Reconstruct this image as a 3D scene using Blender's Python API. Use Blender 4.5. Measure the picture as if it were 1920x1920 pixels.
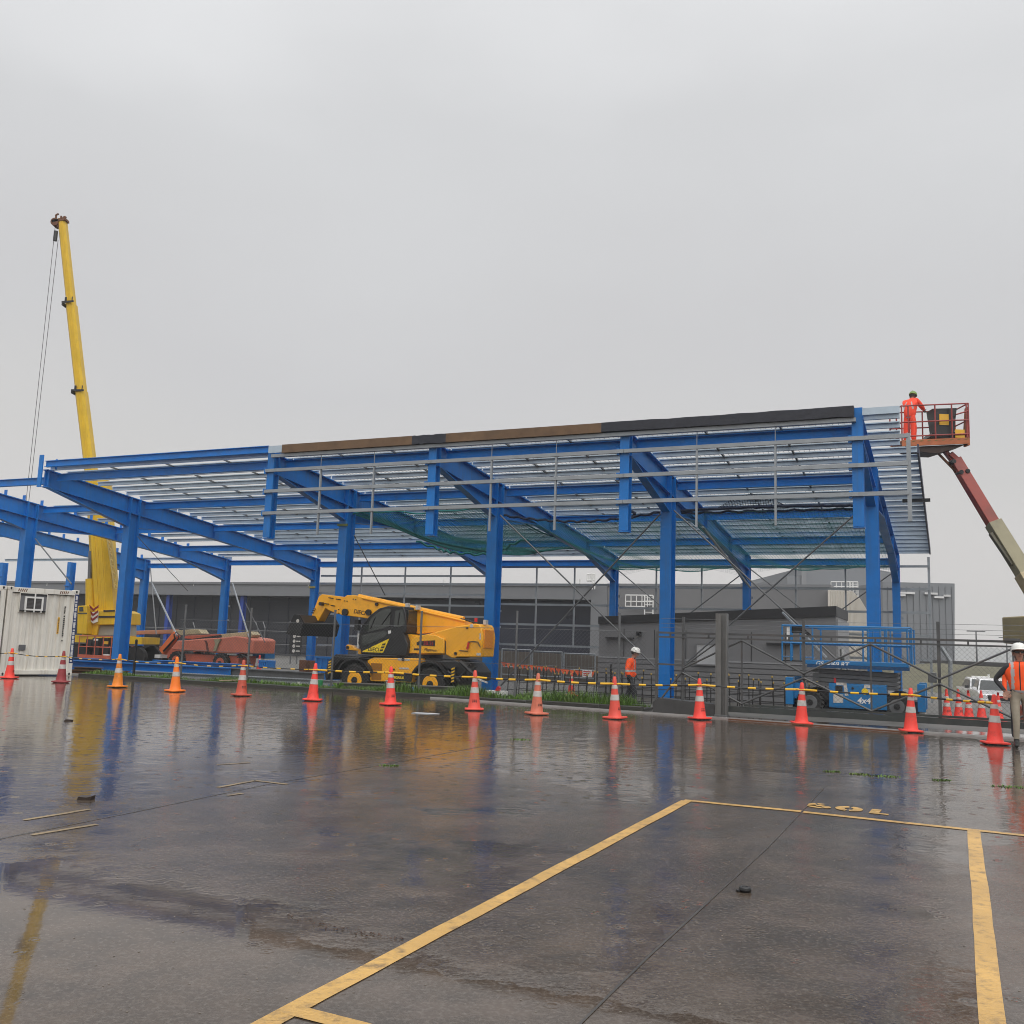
import bpy, math, random
from mathutils import Vector, Matrix
random.seed(7)
R=math.radians
for o in list(bpy.data.objects): bpy.data.objects.remove(o)
S=bpy.context.scene
COL=S.collection
# ---------------------------------------------------------------- camera
PITCH,ROLL,CH,FPX=0.1371,0.0338,1.511,1800.0
fv=Vector((0,math.cos(PITCH),math.sin(PITCH))); u0=Vector((0,-math.sin(PITCH),math.cos(PITCH))); r0=Vector((1,0,0))
rv=math.cos(ROLL)*r0+math.sin(ROLL)*u0
uv=-math.sin(ROLL)*r0+math.cos(ROLL)*u0
cam=bpy.data.cameras.new('camera'); co=bpy.data.objects.new('camera',cam); COL.objects.link(co)
m=Matrix.Identity(4)
for i in range(3): m[i][0],m[i][1],m[i][2]=rv[i],uv[i],-fv[i]
m[2][3]=CH; co.matrix_world=m
cam.sensor_width=36; cam.lens=36*FPX/1920; cam.clip_end=2000; cam.clip_start=.1
S.camera=co
# ---------------------------------------------------------------- sky, sun, exposure
SUN_EL,SUN_ROT=R(52),R(166)
W=bpy.data.worlds.new('World'); S.world=W; W.use_nodes=True
nt=W.node_tree; nt.nodes.clear()
def N(t,kind,**kw):
    n=t.nodes.new(kind)
    for k,v in kw.items(): setattr(n,k,v)
    return n
out=N(nt,'ShaderNodeOutputWorld'); bg=N(nt,'ShaderNodeBackground'); bg.inputs['Strength'].default_value=.1
sky=N(nt,'ShaderNodeTexSky',sky_type='NISHITA',sun_disc=False,sun_elevation=SUN_EL,sun_rotation=SUN_ROT,air_density=1.5,dust_density=6)
hs=N(nt,'ShaderNodeHueSaturation'); hs.inputs['Saturation'].default_value=.12; hs.inputs['Value'].default_value=.75
nt.links.new(sky.outputs[0],hs.inputs['Color'])
tc=N(nt,'ShaderNodeTexCoord'); sx=N(nt,'ShaderNodeSeparateXYZ'); nt.links.new(tc.outputs['Generated'],sx.inputs[0])
nz=N(nt,'ShaderNodeTexNoise'); nz.inputs['Scale'].default_value=1.7; nz.inputs['Detail'].default_value=4; nz.inputs['Roughness'].default_value=.45
mp=N(nt,'ShaderNodeMapping'); mp.inputs['Scale'].default_value=(1,1,2.2); nt.links.new(tc.outputs['Generated'],mp.inputs[0]); nt.links.new(mp.outputs[0],nz.inputs['Vector'])
ma=N(nt,'ShaderNodeMath',operation='MULTIPLY_ADD'); ma.inputs[1].default_value=.42; nt.links.new(nz.outputs['Fac'],ma.inputs[0]); 
mb_=N(nt,'ShaderNodeMath',operation='SUBTRACT'); mb_.inputs[1].default_value=.21; nt.links.new(sx.outputs['Z'],mb_.inputs[0]); nt.links.new(mb_.outputs[0],ma.inputs[2])
cr=N(nt,'ShaderNodeValToRGB'); e=cr.color_ramp.elements
def L3(r,g,b): # sRGB 0-255 to linear
    f=lambda c:(c/255/12.92) if c<=10 else ((c/255+.055)/1.055)**2.4
    return (f(r),f(g),f(b))
def stop(pos,c,k=1.0):
    el=e.new(pos); el.color=(c[0]*k,c[1]*k,c[2]*k,1)
e[0].position=0.0; EXC=.84; c=L3(226,222,218); e[0].color=(c[0]*EXC,c[1]*EXC,c[2]*EXC,1)
e[1].position=1.0; e[1].color=(1.25,1.25,1.27,1)
stop(.10,L3(217,214,212),EXC); stop(.20,L3(208,207,206),EXC); stop(.34,L3(203,203,205),EXC); stop(.50,L3(211,212,214),EXC); stop(.62,L3(230,231,233),EXC)
nt.links.new(ma.outputs[0],cr.inputs[0])
sc=N(nt,'ShaderNodeVectorMath',operation='SCALE'); sc.inputs['Scale'].default_value=10.0; nt.links.new(cr.outputs[0],sc.inputs[0])
mx=N(nt,'ShaderNodeMix',data_type='RGBA'); mx.inputs[0].default_value=.10
nt.links.new(sc.outputs[0],mx.inputs[6]); nt.links.new(hs.outputs[0],mx.inputs[7])
nt.links.new(mx.outputs[2],bg.inputs['Color']); nt.links.new(bg.outputs[0],out.inputs[0])
sl=bpy.data.lights.new('sun','SUN'); sl.energy=1.3; sl.angle=R(70); sl.color=(1,.97,.93)
so=bpy.data.objects.new('sun',sl); COL.objects.link(so)
sd=Vector((math.sin(SUN_ROT)*math.cos(SUN_EL),math.cos(SUN_ROT)*math.cos(SUN_EL),math.sin(SUN_EL)))
so.rotation_euler=(-sd).to_track_quat('-Z','Y').to_euler()
S.view_settings.view_transform='Standard'; S.view_settings.look='None'; S.view_settings.exposure=0.38; S.view_settings.gamma=1
S.cycles.use_denoising=True; S.cycles.filter_width=1.0
S.cycles.max_bounces=6; S.cycles.transparent_max_bounces=12; S.cycles.caustics_reflective=False; S.cycles.caustics_refractive=False
# ---------------------------------------------------------------- frames and projection helpers
PSI=1.1403; EX,EY=10.762,28.398
e1=Vector((math.sin(PSI),-math.cos(PSI),0)); e2=Vector((math.cos(PSI),math.sin(PSI),0)); EO=Vector((EX,EY,0))
BAY=6.2345; ZG=-.3
ROTB=math.atan2(e1.y,e1.x)
def ray(px,py): return fv+((px-960)/FPX)*rv+((960-py)/FPX)*uv
OC=Vector((0,0,CH))
def gp(px,py,z=0.0):            # a point on the level z seen at that pixel of the photo (world)
    d=ray(px,py); return OC+d*((z-CH)/d.z)
def py_(px,py,Y):               # world point at depth Y
    d=ray(px,py); return OC+d*(Y/d.y)
def toB(P): r=P-EO; return Vector((r.dot(e1),r.dot(e2),P.z))
def pw(px,py,w):                # point on the plane w of the building frame: (X, z)
    d=ray(px,py); t=(w-(OC-EO).dot(e2))/d.dot(e2); q=toB(OC+d*t); return (q.x,q.z)
def px_(px,py,X):               # point on plane X of the building frame: (w, z)
    d=ray(px,py); t=(X-(OC-EO).dot(e1))/d.dot(e1); q=toB(OC+d*t); return (q.y,q.z)
def gB(px,py,z=0.0): return toB(gp(px,py,z))
def fromB(X,w,z): return EO+e1*X+e2*w+Vector((0,0,z))
# ---------------------------------------------------------------- materials
MATS={}
def mat(name,col,rough=.5,var=.12,scale=2.0,metal=0.0,bump=0.0,bscale=30,dirt=None,dirt_amt=.35,dscale=1.5,coat=0.0,streak=False,spec=.5,rvar=.1):
    if name in MATS: return MATS[name]
    m=bpy.data.materials.new(name); m.use_nodes=True; t=m.node_tree; b=t.nodes['Principled BSDF']; l=t.links.new
    tc=N(t,'ShaderNodeTexCoord'); oi=N(t,'ShaderNodeObjectInfo')
    va=N(t,'ShaderNodeVectorMath',operation='ADD'); l(tc.outputs['Object'],va.inputs[0])
    sc=N(t,'ShaderNodeMath',operation='MULTIPLY'); sc.inputs[1].default_value=37; l(oi.outputs['Random'],sc.inputs[0]); l(sc.outputs[0],va.inputs[1])
    n1=N(t,'ShaderNodeTexNoise'); n1.inputs['Scale'].default_value=scale; n1.inputs['Detail'].default_value=6; n1.inputs['Roughness'].default_value=.6; l(va.outputs[0],n1.inputs['Vector'])
    r=N(t,'ShaderNodeMapRange'); r.inputs[1].default_value=.25; r.inputs[2].default_value=.75; r.inputs[3].default_value=1-var; r.inputs[4].default_value=1+var; l(n1.outputs['Fac'],r.inputs[0])
    v=N(t,'ShaderNodeVectorMath',operation='SCALE'); v.inputs[0].default_value=col; l(r.outputs[0],v.inputs['Scale'])
    last=v.outputs[0]
    if dirt:
        n2=N(t,'ShaderNodeTexNoise'); n2.inputs['Scale'].default_value=dscale; n2.inputs['Detail'].default_value=8; n2.inputs['Roughness'].default_value=.7
        if streak:
            mp=N(t,'ShaderNodeMapping'); mp.inputs['Scale'].default_value=(6,6,.35); l(va.outputs[0],mp.inputs[0]); l(mp.outputs[0],n2.inputs['Vector'])
        else: l(va.outputs[0],n2.inputs['Vector'])
        r2=N(t,'ShaderNodeMapRange'); r2.inputs[1].default_value=.5; r2.inputs[2].default_value=.72; r2.inputs[4].default_value=dirt_amt; l(n2.outputs['Fac'],r2.inputs[0])
        mx=N(t,'ShaderNodeMix',data_type='RGBA'); l(r2.outputs[0],mx.inputs[0]); l(last,mx.inputs[6]); mx.inputs[7].default_value=(*dirt,1); last=mx.outputs[2]
    l(last,b.inputs['Base Color'])
    rr=N(t,'ShaderNodeMapRange'); rr.inputs[3].default_value=max(.02,rough-rvar); rr.inputs[4].default_value=min(1,rough+rvar); l(n1.outputs['Fac'],rr.inputs[0]); l(rr.outputs[0],b.inputs['Roughness'])
    b.inputs['Metallic'].default_value=metal; b.inputs['Coat Weight'].default_value=coat; b.inputs['Coat Roughness'].default_value=.12
    b.inputs['Specular IOR Level'].default_value=spec
    if bump:
        n3=N(t,'ShaderNodeTexNoise'); n3.inputs['Scale'].default_value=bscale; n3.inputs['Detail'].default_value=4; l(va.outputs[0],n3.inputs['Vector'])
        bp=N(t,'ShaderNodeBump'); bp.inputs['Strength'].default_value=bump; bp.inputs['Distance'].default_value=.02; l(n3.outputs['Fac'],bp.inputs['Height']); l(bp.outputs[0],b.inputs['Normal'])
    MATS[name]=m; return m
BLUE=mat('blue steel paint',(.002,.165,.53),.34,.18,1.4,dirt=(.04,.12,.27),dirt_amt=.55,dscale=1.3,streak=True,rvar=.16)
BLUE2=mat('blue beam paint',(.002,.18,.57),.4,.16,1.5,dirt=(.05,.13,.30),dirt_amt=.5,dscale=2,rvar=.16)
GALV=mat('galvanised steel',(.31,.335,.355),.42,.14,3,metal=.35)
GALVP=mat('galvanised purlin',(.45,.54,.62),.45,.15,2,metal=.15)
GALVD=mat('dull galvanised steel',(.14,.145,.15),.45,.2,4,metal=.3)
STEELD=mat('dark gate steel',(.085,.088,.09),.45,.25,4,metal=.2,dirt=(.12,.06,.03),dirt_amt=.3)
TIMB=mat('weathered timber',(.16,.095,.05),.75,.3,3,dirt=(.05,.035,.025),dirt_amt=.6,bump=.3)
MEMB=mat('black membrane',(.022,.024,.034),.6,.3,6,bump=.6,bscale=8)
NETT=mat('teal netting',(.012,.19,.18),.8,.2)
NETW=mat('pale wire mesh',(.16,.19,.22),.6,.2)
NETD=mat('dark navy netting',(.01,.02,.05),.85,.2)
CONC=mat('grey concrete',(.16,.155,.145),.7,.2,2,dirt=(.06,.055,.05),dirt_amt=.5,bump=.3)
KERB=mat('dark wet kerb',(.035,.033,.03),.4,.3,3,dirt=(.03,.05,.015),dirt_amt=.5,bump=.4)
BLACK=mat('black plastic',(.014,.014,.015),.42,.2)
RUBBER=mat('tyre rubber',(.018,.018,.018),.75,.25,6,dirt=(.06,.05,.04),dirt_amt=.4)
WHITE=mat('white paint',(.74,.74,.72),.45,.05)
RETRO=mat('worn reflective band',(.52,.50,.47),.4,.15,8,dirt=(.2,.17,.15),dirt_amt=.6,dscale=5)
CYEL=mat('crane yellow paint',(.70,.44,.012),.42,.12,1.5,dirt=(.36,.22,.02),dirt_amt=.45,dscale=2,streak=True)
TYEL=mat('telehandler yellow paint',(.92,.42,.006),.3,.08,1,coat=.4,dirt=(.38,.17,.02),dirt_amt=.4,dscale=2.5)
TYEL2=mat('lemon yellow decal',(.86,.60,.02),.4,.05)
ORED=mat('faded orange red paint',(.50,.11,.06),.5,.18,2,dirt=(.15,.06,.04),dirt_amt=.5)
OSAL=mat('sun bleached salmon paint',(.55,.16,.10),.45,.15,2,dirt=(.28,.09,.06),dirt_amt=.6)
CREAM=mat('cream lift paint',(.46,.38,.23),.5,.12,2,dirt=(.2,.16,.1),dirt_amt=.5)
OLIVE=mat('olive cream boom paint',(.30,.27,.17),.5,.12,2,dirt=(.1,.09,.06),dirt_amt=.5)
SBLUE=mat('scissor lift blue paint',(.006,.15,.38),.35,.1,2,coat=.2)
HIVIS=mat('hi-vis orange fabric',(1.0,.10,.012),.7,.10,8,bump=.4,bscale=12)
HIVR=mat('hi-vis red orange fabric',(1.0,.075,.03),.7,.10,8,bump=.4,bscale=12)
TAPE=mat('silver reflective tape',(.42,.42,.42),.4,.1)
NAVY=mat('dark work trousers',(.02,.021,.026),.8,.3,9,bump=.4,bscale=12)
KHAKI=mat('stone coloured trousers',(.30,.26,.20),.8,.15,8,bump=.5,bscale=12)
DKSL=mat('charcoal sleeve fabric',(.028,.028,.032),.8,.2,9,bump=.4,bscale=12)
SKIN=mat('skin',(.38,.20,.14),.55,.1,8)
HAIR=mat('dark hair',(.02,.014,.01),.7,.2)
BOOT=mat('black boot leather',(.015,.014,.013),.55,.2)
HELM=mat('white helmet shell',(.78,.78,.74),.35,.04)
GREENH=mat('faded green helmet shell',(.16,.26,.06),.5,.15)
WGREY=mat('mid grey cladding',(.165,.165,.17),.5,.05,.5)
WLIGHT=mat('light grey fascia cladding',(.175,.18,.19),.45,.05,.5)
WDARK=mat('charcoal louvre cladding',(.036,.037,.044),.6,.12,.5)
WNAVY=mat('dark glazed wall',(.010,.013,.030),.3,.2,.4)
WCAB=mat('slate grey cladding',(.215,.215,.22),.5,.06,.5)
WCABD=mat('charcoal roof fascia',(.036,.036,.038),.5,.1,.6)
WPALE=mat('pale grey cladding',(.33,.335,.345),.5,.06,.5)
BEIGE=mat('beige cladding',(.52,.485,.43),.55,.06,.4)
FARG=mat('far grey cladding',(.19,.20,.215),.6,.04,.1)
FARG2=mat('far pale grey cladding',(.22,.225,.235),.6,.04,.1)
PLYW=mat('weathered precast wall',(.16,.135,.11),.8,.2,1.2,dirt=(.08,.065,.05),dirt_amt=.5,streak=True)
CWHITE=mat('weathered white container paint',(.72,.70,.64),.5,.06,1,dirt=(.26,.19,.10),dirt_amt=.5,dscale=1.2,streak=True)
CREC=mat('dark container recess',(.14,.14,.15),.7,.2)
RUST=mat('rust brown',(.14,.055,.025),.8,.3,5)
NAVYS=mat('navy blue sticker',(.012,.025,.11),.5,.1)
YSTK=mat('yellow sticker',(.75,.42,.03),.5,.1)
REDD=mat('red paint',(.55,.02,.02),.4,.1)
DISP=mat('dark display glass',(.03,.008,.008),.2,.1)
REBAR=mat('black rebar',(.022,.020,.020),.6,.3)
CAPY=mat('dull yellow cap',(.40,.27,.07),.6,.2)
FLAGO=mat('orange flag plastic',(.9,.16,.06),.6,.1)
BARB=mat('black barrier bar',(.014,.014,.016),.4,.2)
BARY=mat('yellow barrier sleeve',(.80,.46,.02),.4,.1)
WROPE=mat('grey steel cable',(.11,.11,.115),.5,.1)
HILLM=mat('hazy hillside',(.30,.305,.30),.9,.15,.05)
BANKM=mat('dry grass bank',(.125,.118,.075),.95,.35,.6,bump=.6,bscale=6)
CARW=mat('white car paint',(.76,.76,.77),.2,.03,coat=.6)
TANK=mat('grey roadside asphalt',(.10,.10,.10),.5,.2)
def glass(name,col,rough=.06):
    m=bpy.data.materials.new(name); m.use_nodes=True; b=m.node_tree.nodes['Principled BSDF']
    b.inputs['Base Color'].default_value=(*col,1); b.inputs['Roughness'].default_value=rough; b.inputs['Specular IOR Level'].default_value=.7
    t=m.node_tree; n=N(t,'ShaderNodeTexNoise'); n.inputs['Scale'].default_value=2.5
    r=N(t,'ShaderNodeMix',data_type='RGBA'); t.links.new(n.outputs['Fac'],r.inputs[0]); r.inputs[6].default_value=(*[c*.6 for c in col],1); r.inputs[7].default_value=(*[c*1.5 for c in col],1); t.links.new(r.outputs[2],b.inputs['Base Color'])
    MATS[name]=m; return m
GLASS=glass('dark cab glass',(.035,.04,.035)); CGLASS=glass('car glass',(.03,.035,.035))
LAMP=glass('lamp lens',(.6,.6,.6),.2)
# ---------------------------------------------------------------- mesh builder
class MB:
    def __init__(s): s.v=[]; s.f=[]; s.m=[]; s.cur=0
    def mi(s,i): s.cur=i; return s
    def add(s,vs,fs):
        n=len(s.v); s.v+= [tuple(x) for x in vs]; s.f+=[tuple(n+i for i in f) for f in fs]; s.m+=[s.cur]*len(fs); return s
    def box(s,x0,x1,y0,y1,z0,z1):
        vs=[(x,y,z) for z in (z0,z1) for y in (y0,y1) for x in (x0,x1)]
        return s.add(vs,[(0,2,3,1),(4,5,7,6),(0,1,5,4),(2,6,7,3),(0,4,6,2),(1,3,7,5)])
    def beam(s,p,q,a,b,up=(0,0,1)):   # box from p to q, a wide across, b tall
        p,q=Vector(p),Vector(q); d=(q-p).normalized(); up=Vector(up)
        if abs(d.dot(up))>.98: up=Vector((0,1,0))
        x=d.cross(up).normalized(); y=x.cross(d).normalized(); vs=[]
        for c in (p,q):
            for sy in (-.5,.5):
                for sx in (-.5,.5): vs.append(c+x*a*sx+y*b*sy)
        return s.add(vs,[(0,2,3,1),(4,5,7,6),(0,1,5,4),(2,6,7,3),(0,4,6,2),(1,3,7,5)])
    def cyl(s,p,q,r,r2=None,n=10,caps=True):
        p,q=Vector(p),Vector(q); r2=r if r2 is None else r2; d=(q-p).normalized(); up=Vector((0,0,1)) if abs(d.z)<.95 else Vector((1,0,0))
        x=d.cross(up).normalized(); y=x.cross(d); vs=[]
        for c,rr in ((p,r),(q,r2)):
            for i in range(n): a=2*math.pi*i/n; vs.append(c+x*rr*math.cos(a)+y*rr*math.sin(a))
        fs=[(i,(i+1)%n,n+(i+1)%n,n+i) for i in range(n)]
        if caps: fs+=[tuple(range(n-1,-1,-1)),tuple(range(n,2*n))]
        return s.add(vs,fs)
    def tube(s,pts,r,n=6):
        for a,b in zip(pts[:-1],pts[1:]): s.cyl(a,b,r,n=n)
        return s
    def prism(s,poly,y0,y1,ax='y'):   # polygon in XZ (ax y), or YZ (ax x), or XY (ax z), extruded y0..y1
        n=len(poly)
        f={'y':lambda p,d:(p[0],d,p[1]),'x':lambda p,d:(d,p[0],p[1]),'z':lambda p,d:(p[0],p[1],d)}[ax]
        vs=[f(p,y0) for p in poly]+[f(p,y1) for p in poly]
        fs=[(i,(i+1)%n,n+(i+1)%n,n+i) for i in range(n)]+[tuple(range(n-1,-1,-1)),tuple(range(n,2*n))]
        return s.add(vs,fs)
    def lathe(s,prof,c=(0,0,0),n=16,axis='z'):
        vs=[];c=Vector(c)
        for r,h in prof:
            for i in range(n):
                a=2*math.pi*i/n
                q=Vector((r*math.cos(a),r*math.sin(a),h)) if axis=='z' else Vector((r*math.cos(a),h,r*math.sin(a)))
                vs.append(c+q)
        fs=[]
        for k in range(len(prof)-1):
            for i in range(n): j=(i+1)%n; fs.append((k*n+i,k*n+j,(k+1)*n+j,(k+1)*n+i))
        fs+=[tuple(range(n-1,-1,-1)),tuple(range((len(prof)-1)*n,len(prof)*n))]
        return s.add(vs,fs)
    def ibeam(s,p,q,wd,depth,fw,t=.03,tw=.025):   # I section, wd = direction of the web depth
        p,q,wd=Vector(p),Vector(q),Vector(wd).normalized(); d=(q-p).normalized(); wd=(wd-d*wd.dot(d)).normalized()
        s.beam(p,q,tw,depth-2*t,wd)
        for k in (-1,1): s.beam(p+wd*k*(depth-t)/2,q+wd*k*(depth-t)/2,fw,t,wd)
        return s
    def build(s,name,mats,parent=None,frame='B',bevel=0,smooth=True,ang=32,kind=None):
        me=bpy.data.meshes.new(name)
        if not isinstance(mats,(list,tuple)): mats=[mats]
        off=Vector(parent['off']) if parent is not None and 'off' in parent else (Vector(parent.get('off2')) if parent is not None and 'off2' in parent else Vector((0,0,0)))
        if parent is None:
            xs=list(zip(*s.v)); off=Vector(((min(xs[0])+max(xs[0]))/2,(min(xs[1])+max(xs[1]))/2,min(xs[2])))
        me.from_pydata([(x-off.x,y-off.y,z-off.z) for x,y,z in s.v],[],s.f)
        for mm in mats: me.materials.append(mm)
        me.polygons.foreach_set('material_index',s.m)
        o=bpy.data.objects.new(name,me); COL.objects.link(o)
        import bmesh
        bm=bmesh.new(); bm.from_mesh(me); bmesh.ops.recalc_face_normals(bm,faces=bm.faces[:]); bm.to_mesh(me); bm.free()
        if smooth:
            me.polygons.foreach_set('use_smooth',[True]*len(me.polygons))
            me.set_sharp_from_angle(angle=R(ang))
        if parent is not None: o.parent=parent; o['off2']=tuple(off)
        else:
            if frame=='B': o.location=fromB(*off); o.rotation_euler=(0,0,ROTB)
            else: o.location=off
            o['off2']=tuple(off)
        if bevel:
            b=o.modifiers.new('bevel','BEVEL'); b.width=bevel; b.segments=2; b.limit_method='ANGLE'
        if kind: o['kind']=kind
        return o
def tag(o,label=None,cat=None,group=None,kind=None):
    if label: o['label']=label
    if cat: o['category']=cat
    if group: o['group']=group
    if kind: o['kind']=kind
    return o
def thing(name,label,cat,loc,frame='B',rz=0,group=None):
    o=bpy.data.objects.new(name,None); COL.objects.link(o); o.empty_display_size=.2
    o['off']=tuple(loc)
    if frame=='B': o.location=fromB(*loc); o.rotation_euler=(0,0,ROTB)
    else: o.location=loc; o.rotation_euler=(0,0,rz)
    return tag(o,label,cat,group)
def local(name,label,cat,loc,rz=0,group=None):   # parts given in the thing's own coordinates
    o=thing(name,label,cat,loc,'W',rz,group); o['off']=(0,0,0); return o
def dup(o,loc=None,rz=None,label=None,group=None):
    c=o.copy(); COL.objects.link(c)
    if loc is not None: c.location=loc
    if rz is not None: c.rotation_euler=(0,0,rz)
    if label: c['label']=label
    if group: c['group']=group
    for ch in list(o.children):
        d=ch.copy(); COL.objects.link(d); d.parent=c
        for g in ch.children:
            k=g.copy(); COL.objects.link(k); k.parent=d
    return c
def text(name,s,size,M,m,parent=None,thick=.004,bold=0.0,shear=0.0,align='CENTER',sx=1.0):
    cu=bpy.data.curves.new(name,'FONT'); cu.body=s; cu.size=size; cu.extrude=thick/2; cu.offset=bold; cu.shear=shear; cu.align_x=align; cu.align_y='CENTER'
    t=bpy.data.objects.new(name,cu); COL.objects.link(t); dg=bpy.context.evaluated_depsgraph_get()
    me=bpy.data.meshes.new_from_object(t.evaluated_get(dg)); bpy.data.objects.remove(t)
    me.transform(M@Matrix.Diagonal((sx,1,1,1))); me.materials.clear(); me.materials.append(m)
    if parent is not None: 
        off=Vector(parent['off'] if 'off' in parent else parent['off2']); me.transform(Matrix.Translation(-off))
    o=bpy.data.objects.new(name,me); COL.objects.link(o)
    if parent is not None: o.parent=parent; o['off2']=tuple(off)
    return o
def facing(X,w,z,roll=0): # text matrix in the frame: faces -w
    return Matrix.Translation((X,w,z))@Matrix.Rotation(roll,4,'Y')@Matrix.Rotation(R(90),4,'X')
# ---------------------------------------------------------------- ground
def ground_mat():
    m=bpy.data.materials.new('wet concrete'); m.use_nodes=True; t=m.node_tree; b=t.nodes['Principled BSDF']; l=t.links.new
    g=N(t,'ShaderNodeNewGeometry'); P=g.outputs['Position']
    def noise(scale,detail,rough=.6,stretch=None,rot=0):
        n=N(t,'ShaderNodeTexNoise'); n.inputs['Scale'].default_value=scale; n.inputs['Detail'].default_value=detail; n.inputs['Roughness'].default_value=rough
        if stretch:
            mp=N(t,'ShaderNodeMapping'); mp.inputs['Scale'].default_value=stretch; mp.inputs['Rotation'].default_value=(0,0,rot); l(P,mp.inputs[0]); l(mp.outputs[0],n.inputs['Vector'])
        else: l(P,n.inputs['Vector'])
        return n.outputs['Fac']
    def rng(x,a,b_,c,d,smooth=False):
        r=N(t,'ShaderNodeMapRange'); r.inputs[1].default_value=a; r.inputs[2].default_value=b_; r.inputs[3].default_value=c; r.inputs[4].default_value=d
        if smooth: r.interpolation_type='SMOOTHSTEP'
        l(x,r.inputs[0]); return r.outputs[0]
    def math_(op,a,b_=None):
        n=N(t,'ShaderNodeMath',operation=op)
        for i,x in enumerate((a,b_)):
            if x is None: continue
            if isinstance(x,(int,float)): n.inputs[i].default_value=x
            else: l(x,n.inputs[i])
        return n.outputs[0]
    def mixc(f,a,b_):
        n=N(t,'ShaderNodeMix',data_type='RGBA'); l(f,n.inputs[0])
        for i,x in ((6,a),(7,b_)):
            if isinstance(x,tuple): n.inputs[i].default_value=(*x,1)
            else: l(x,n.inputs[i])
        return n.outputs[2]
    base=mixc(rng(noise(.55,9,.65),.3,.7,0,1),(.038,.027,.019),(.118,.088,.066))
    base=mixc(rng(noise(1.7,9,.75),.44,.62,0,.75),base,(.034,.027,.022))      # dark wet blotches
    base=mixc(rng(noise(2.2,8,.7),.48,.70,0,.7),base,(.100,.074,.060))      # brown silt stains
    base=mixc(rng(noise(38,5,.75),.48,.70,0,.65),base,(.17,.15,.13))        # fine aggregate
    l(base,b.inputs['Base Color'])
    # standing water: large smooth pool near the camera on the left, broken pools elsewhere
    sx=N(t,'ShaderNodeSeparateXYZ'); l(P,sx.inputs[0])
    d=math_('ADD',sx.outputs['Y'],math_('MULTIPLY',sx.outputs['X'],.62))   # edge of the shallow smooth pool nearest the camera
    d=math_('ADD',d,rng(noise(.8,7,.6),0,1,-1.0,1.0))
    pool1=rng(d,4.75,4.87,1,0)
    calm=rng(d,4.65,5.0,.10,1)
    pool2=rng(noise(.26,10,.66),.47,.53,0,1)
    pool=math_('MAXIMUM',pool1,math_('MULTIPLY',pool2,.85))
    rgh=math_('ADD',rng(noise(1.1,10,.72),.48,.57,.03,.18),rng(noise(9,4,.6),.3,.7,-.02,.05))
    sx2=N(t,'ShaderNodeSeparateXYZ'); l(P,sx2.inputs[0])
    deep=rng(sx2.outputs['Y'],7.5,13,0,.85)     # water stands deeper towards the kerb
    pool=math_('MAXIMUM',pool,deep)
    ro=N(t,'ShaderNodeMix'); l(pool,ro.inputs[0]); l(rgh,ro.inputs[2]); ro.inputs[3].default_value=.045
    l(ro.outputs[0],b.inputs['Roughness'])
    b.inputs['IOR'].default_value=1.36
    # surface relief: grit where it is only damp, wind ripples and rain rings on the water
    grit=math_('MULTIPLY',noise(70,3),math_('SUBTRACT',1.0,pool))
    rip=math_('MULTIPLY',math_('ADD',noise(6.5,3,.55),math_('MULTIPLY',noise(1.6,3,.5),1.6)),calm)
    vo=N(t,'ShaderNodeTexVoronoi'); vo.inputs['Scale'].default_value=4.5; l(P,vo.inputs['Vector'])
    ring=math_('MULTIPLY',calm,math_('MULTIPLY',math_('SINE',math_('MULTIPLY',vo.outputs['Distance'],55)),rng(vo.outputs['Distance'],.0,.27,1,0)))
    b1=N(t,'ShaderNodeBump'); b1.inputs['Strength'].default_value=.3; b1.inputs['Distance'].default_value=.006; l(grit,b1.inputs['Height'])
    b2=N(t,'ShaderNodeBump'); b2.inputs['Strength'].default_value=.36; b2.inputs['Distance'].default_value=.009; l(rip,b2.inputs['Height']); l(b1.outputs[0],b2.inputs['Normal'])
    b3=N(t,'ShaderNodeBump'); b3.inputs['Strength'].default_value=.28; b3.inputs['Distance'].default_value=.006; l(ring,b3.inputs['Height']); l(b2.outputs[0],b3.inputs['Normal'])
    l(b3.outputs[0],b.inputs['Normal'])
    return m
GM=ground_mat()
def band(X0,X1,w0,w1,z0,z1,nx=1): # sloped rectangle helper in frame
    return None
# lot: everything on the camera side of the kerb line w=-7.05
b=MB(); b.add([(-60,-7.05,0),(70,-7.05,0),(70,-70,0),(-60,-70,0)],[(0,1,2,3)])
tag(b.build('parking_lot',GM),kind='structure')
# site ground: one sheet to the horizon, a little lower than the lot
SITE=mat('wet site gravel',(.12,.115,.105),.55,.3,1.5,dirt=(.05,.05,.045),dirt_amt=.7,dscale=.6,bump=.5,bscale=25)
b=MB(); nX,nW=30,24
xs=[-500,-300,-200,-140,-100,-70,-50,-40,-30,-20,-10,-5.2,-4.2,-2,0,3,8,14,20,30,45,70,110,180,300,500]; ws=[-7.04,-5.4,-4,-3,-1,1,3,6,14,24,34,45,60,90,150,300,800]
def zs(x,w):
    if w<-6: return -.02
    if x>-5: 
        a=-.02 if w<-3 else max(-.3,-.02-.28*(w+3)/6)
        d=max(0,w-3)*max(0,min(1,(x+2)/8)); return a-min(1.0,d*.016)
    if w<-5: return -.10
    z=ZG
    d=max(0,w-2)*max(0,min(1,(x+2)/8)); return z-min(1.0,d*.016)
vs=[(x,w,zs(x,w)) for w in ws for x in xs]; k=len(xs)
fs=[(j*k+i,j*k+i+1,(j+1)*k+i+1,(j+1)*k+i) for j in range(len(ws)-1) for i in range(k-1)]
b.add(vs,fs); tag(b.build('site_ground',SITE),kind='structure')
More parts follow.
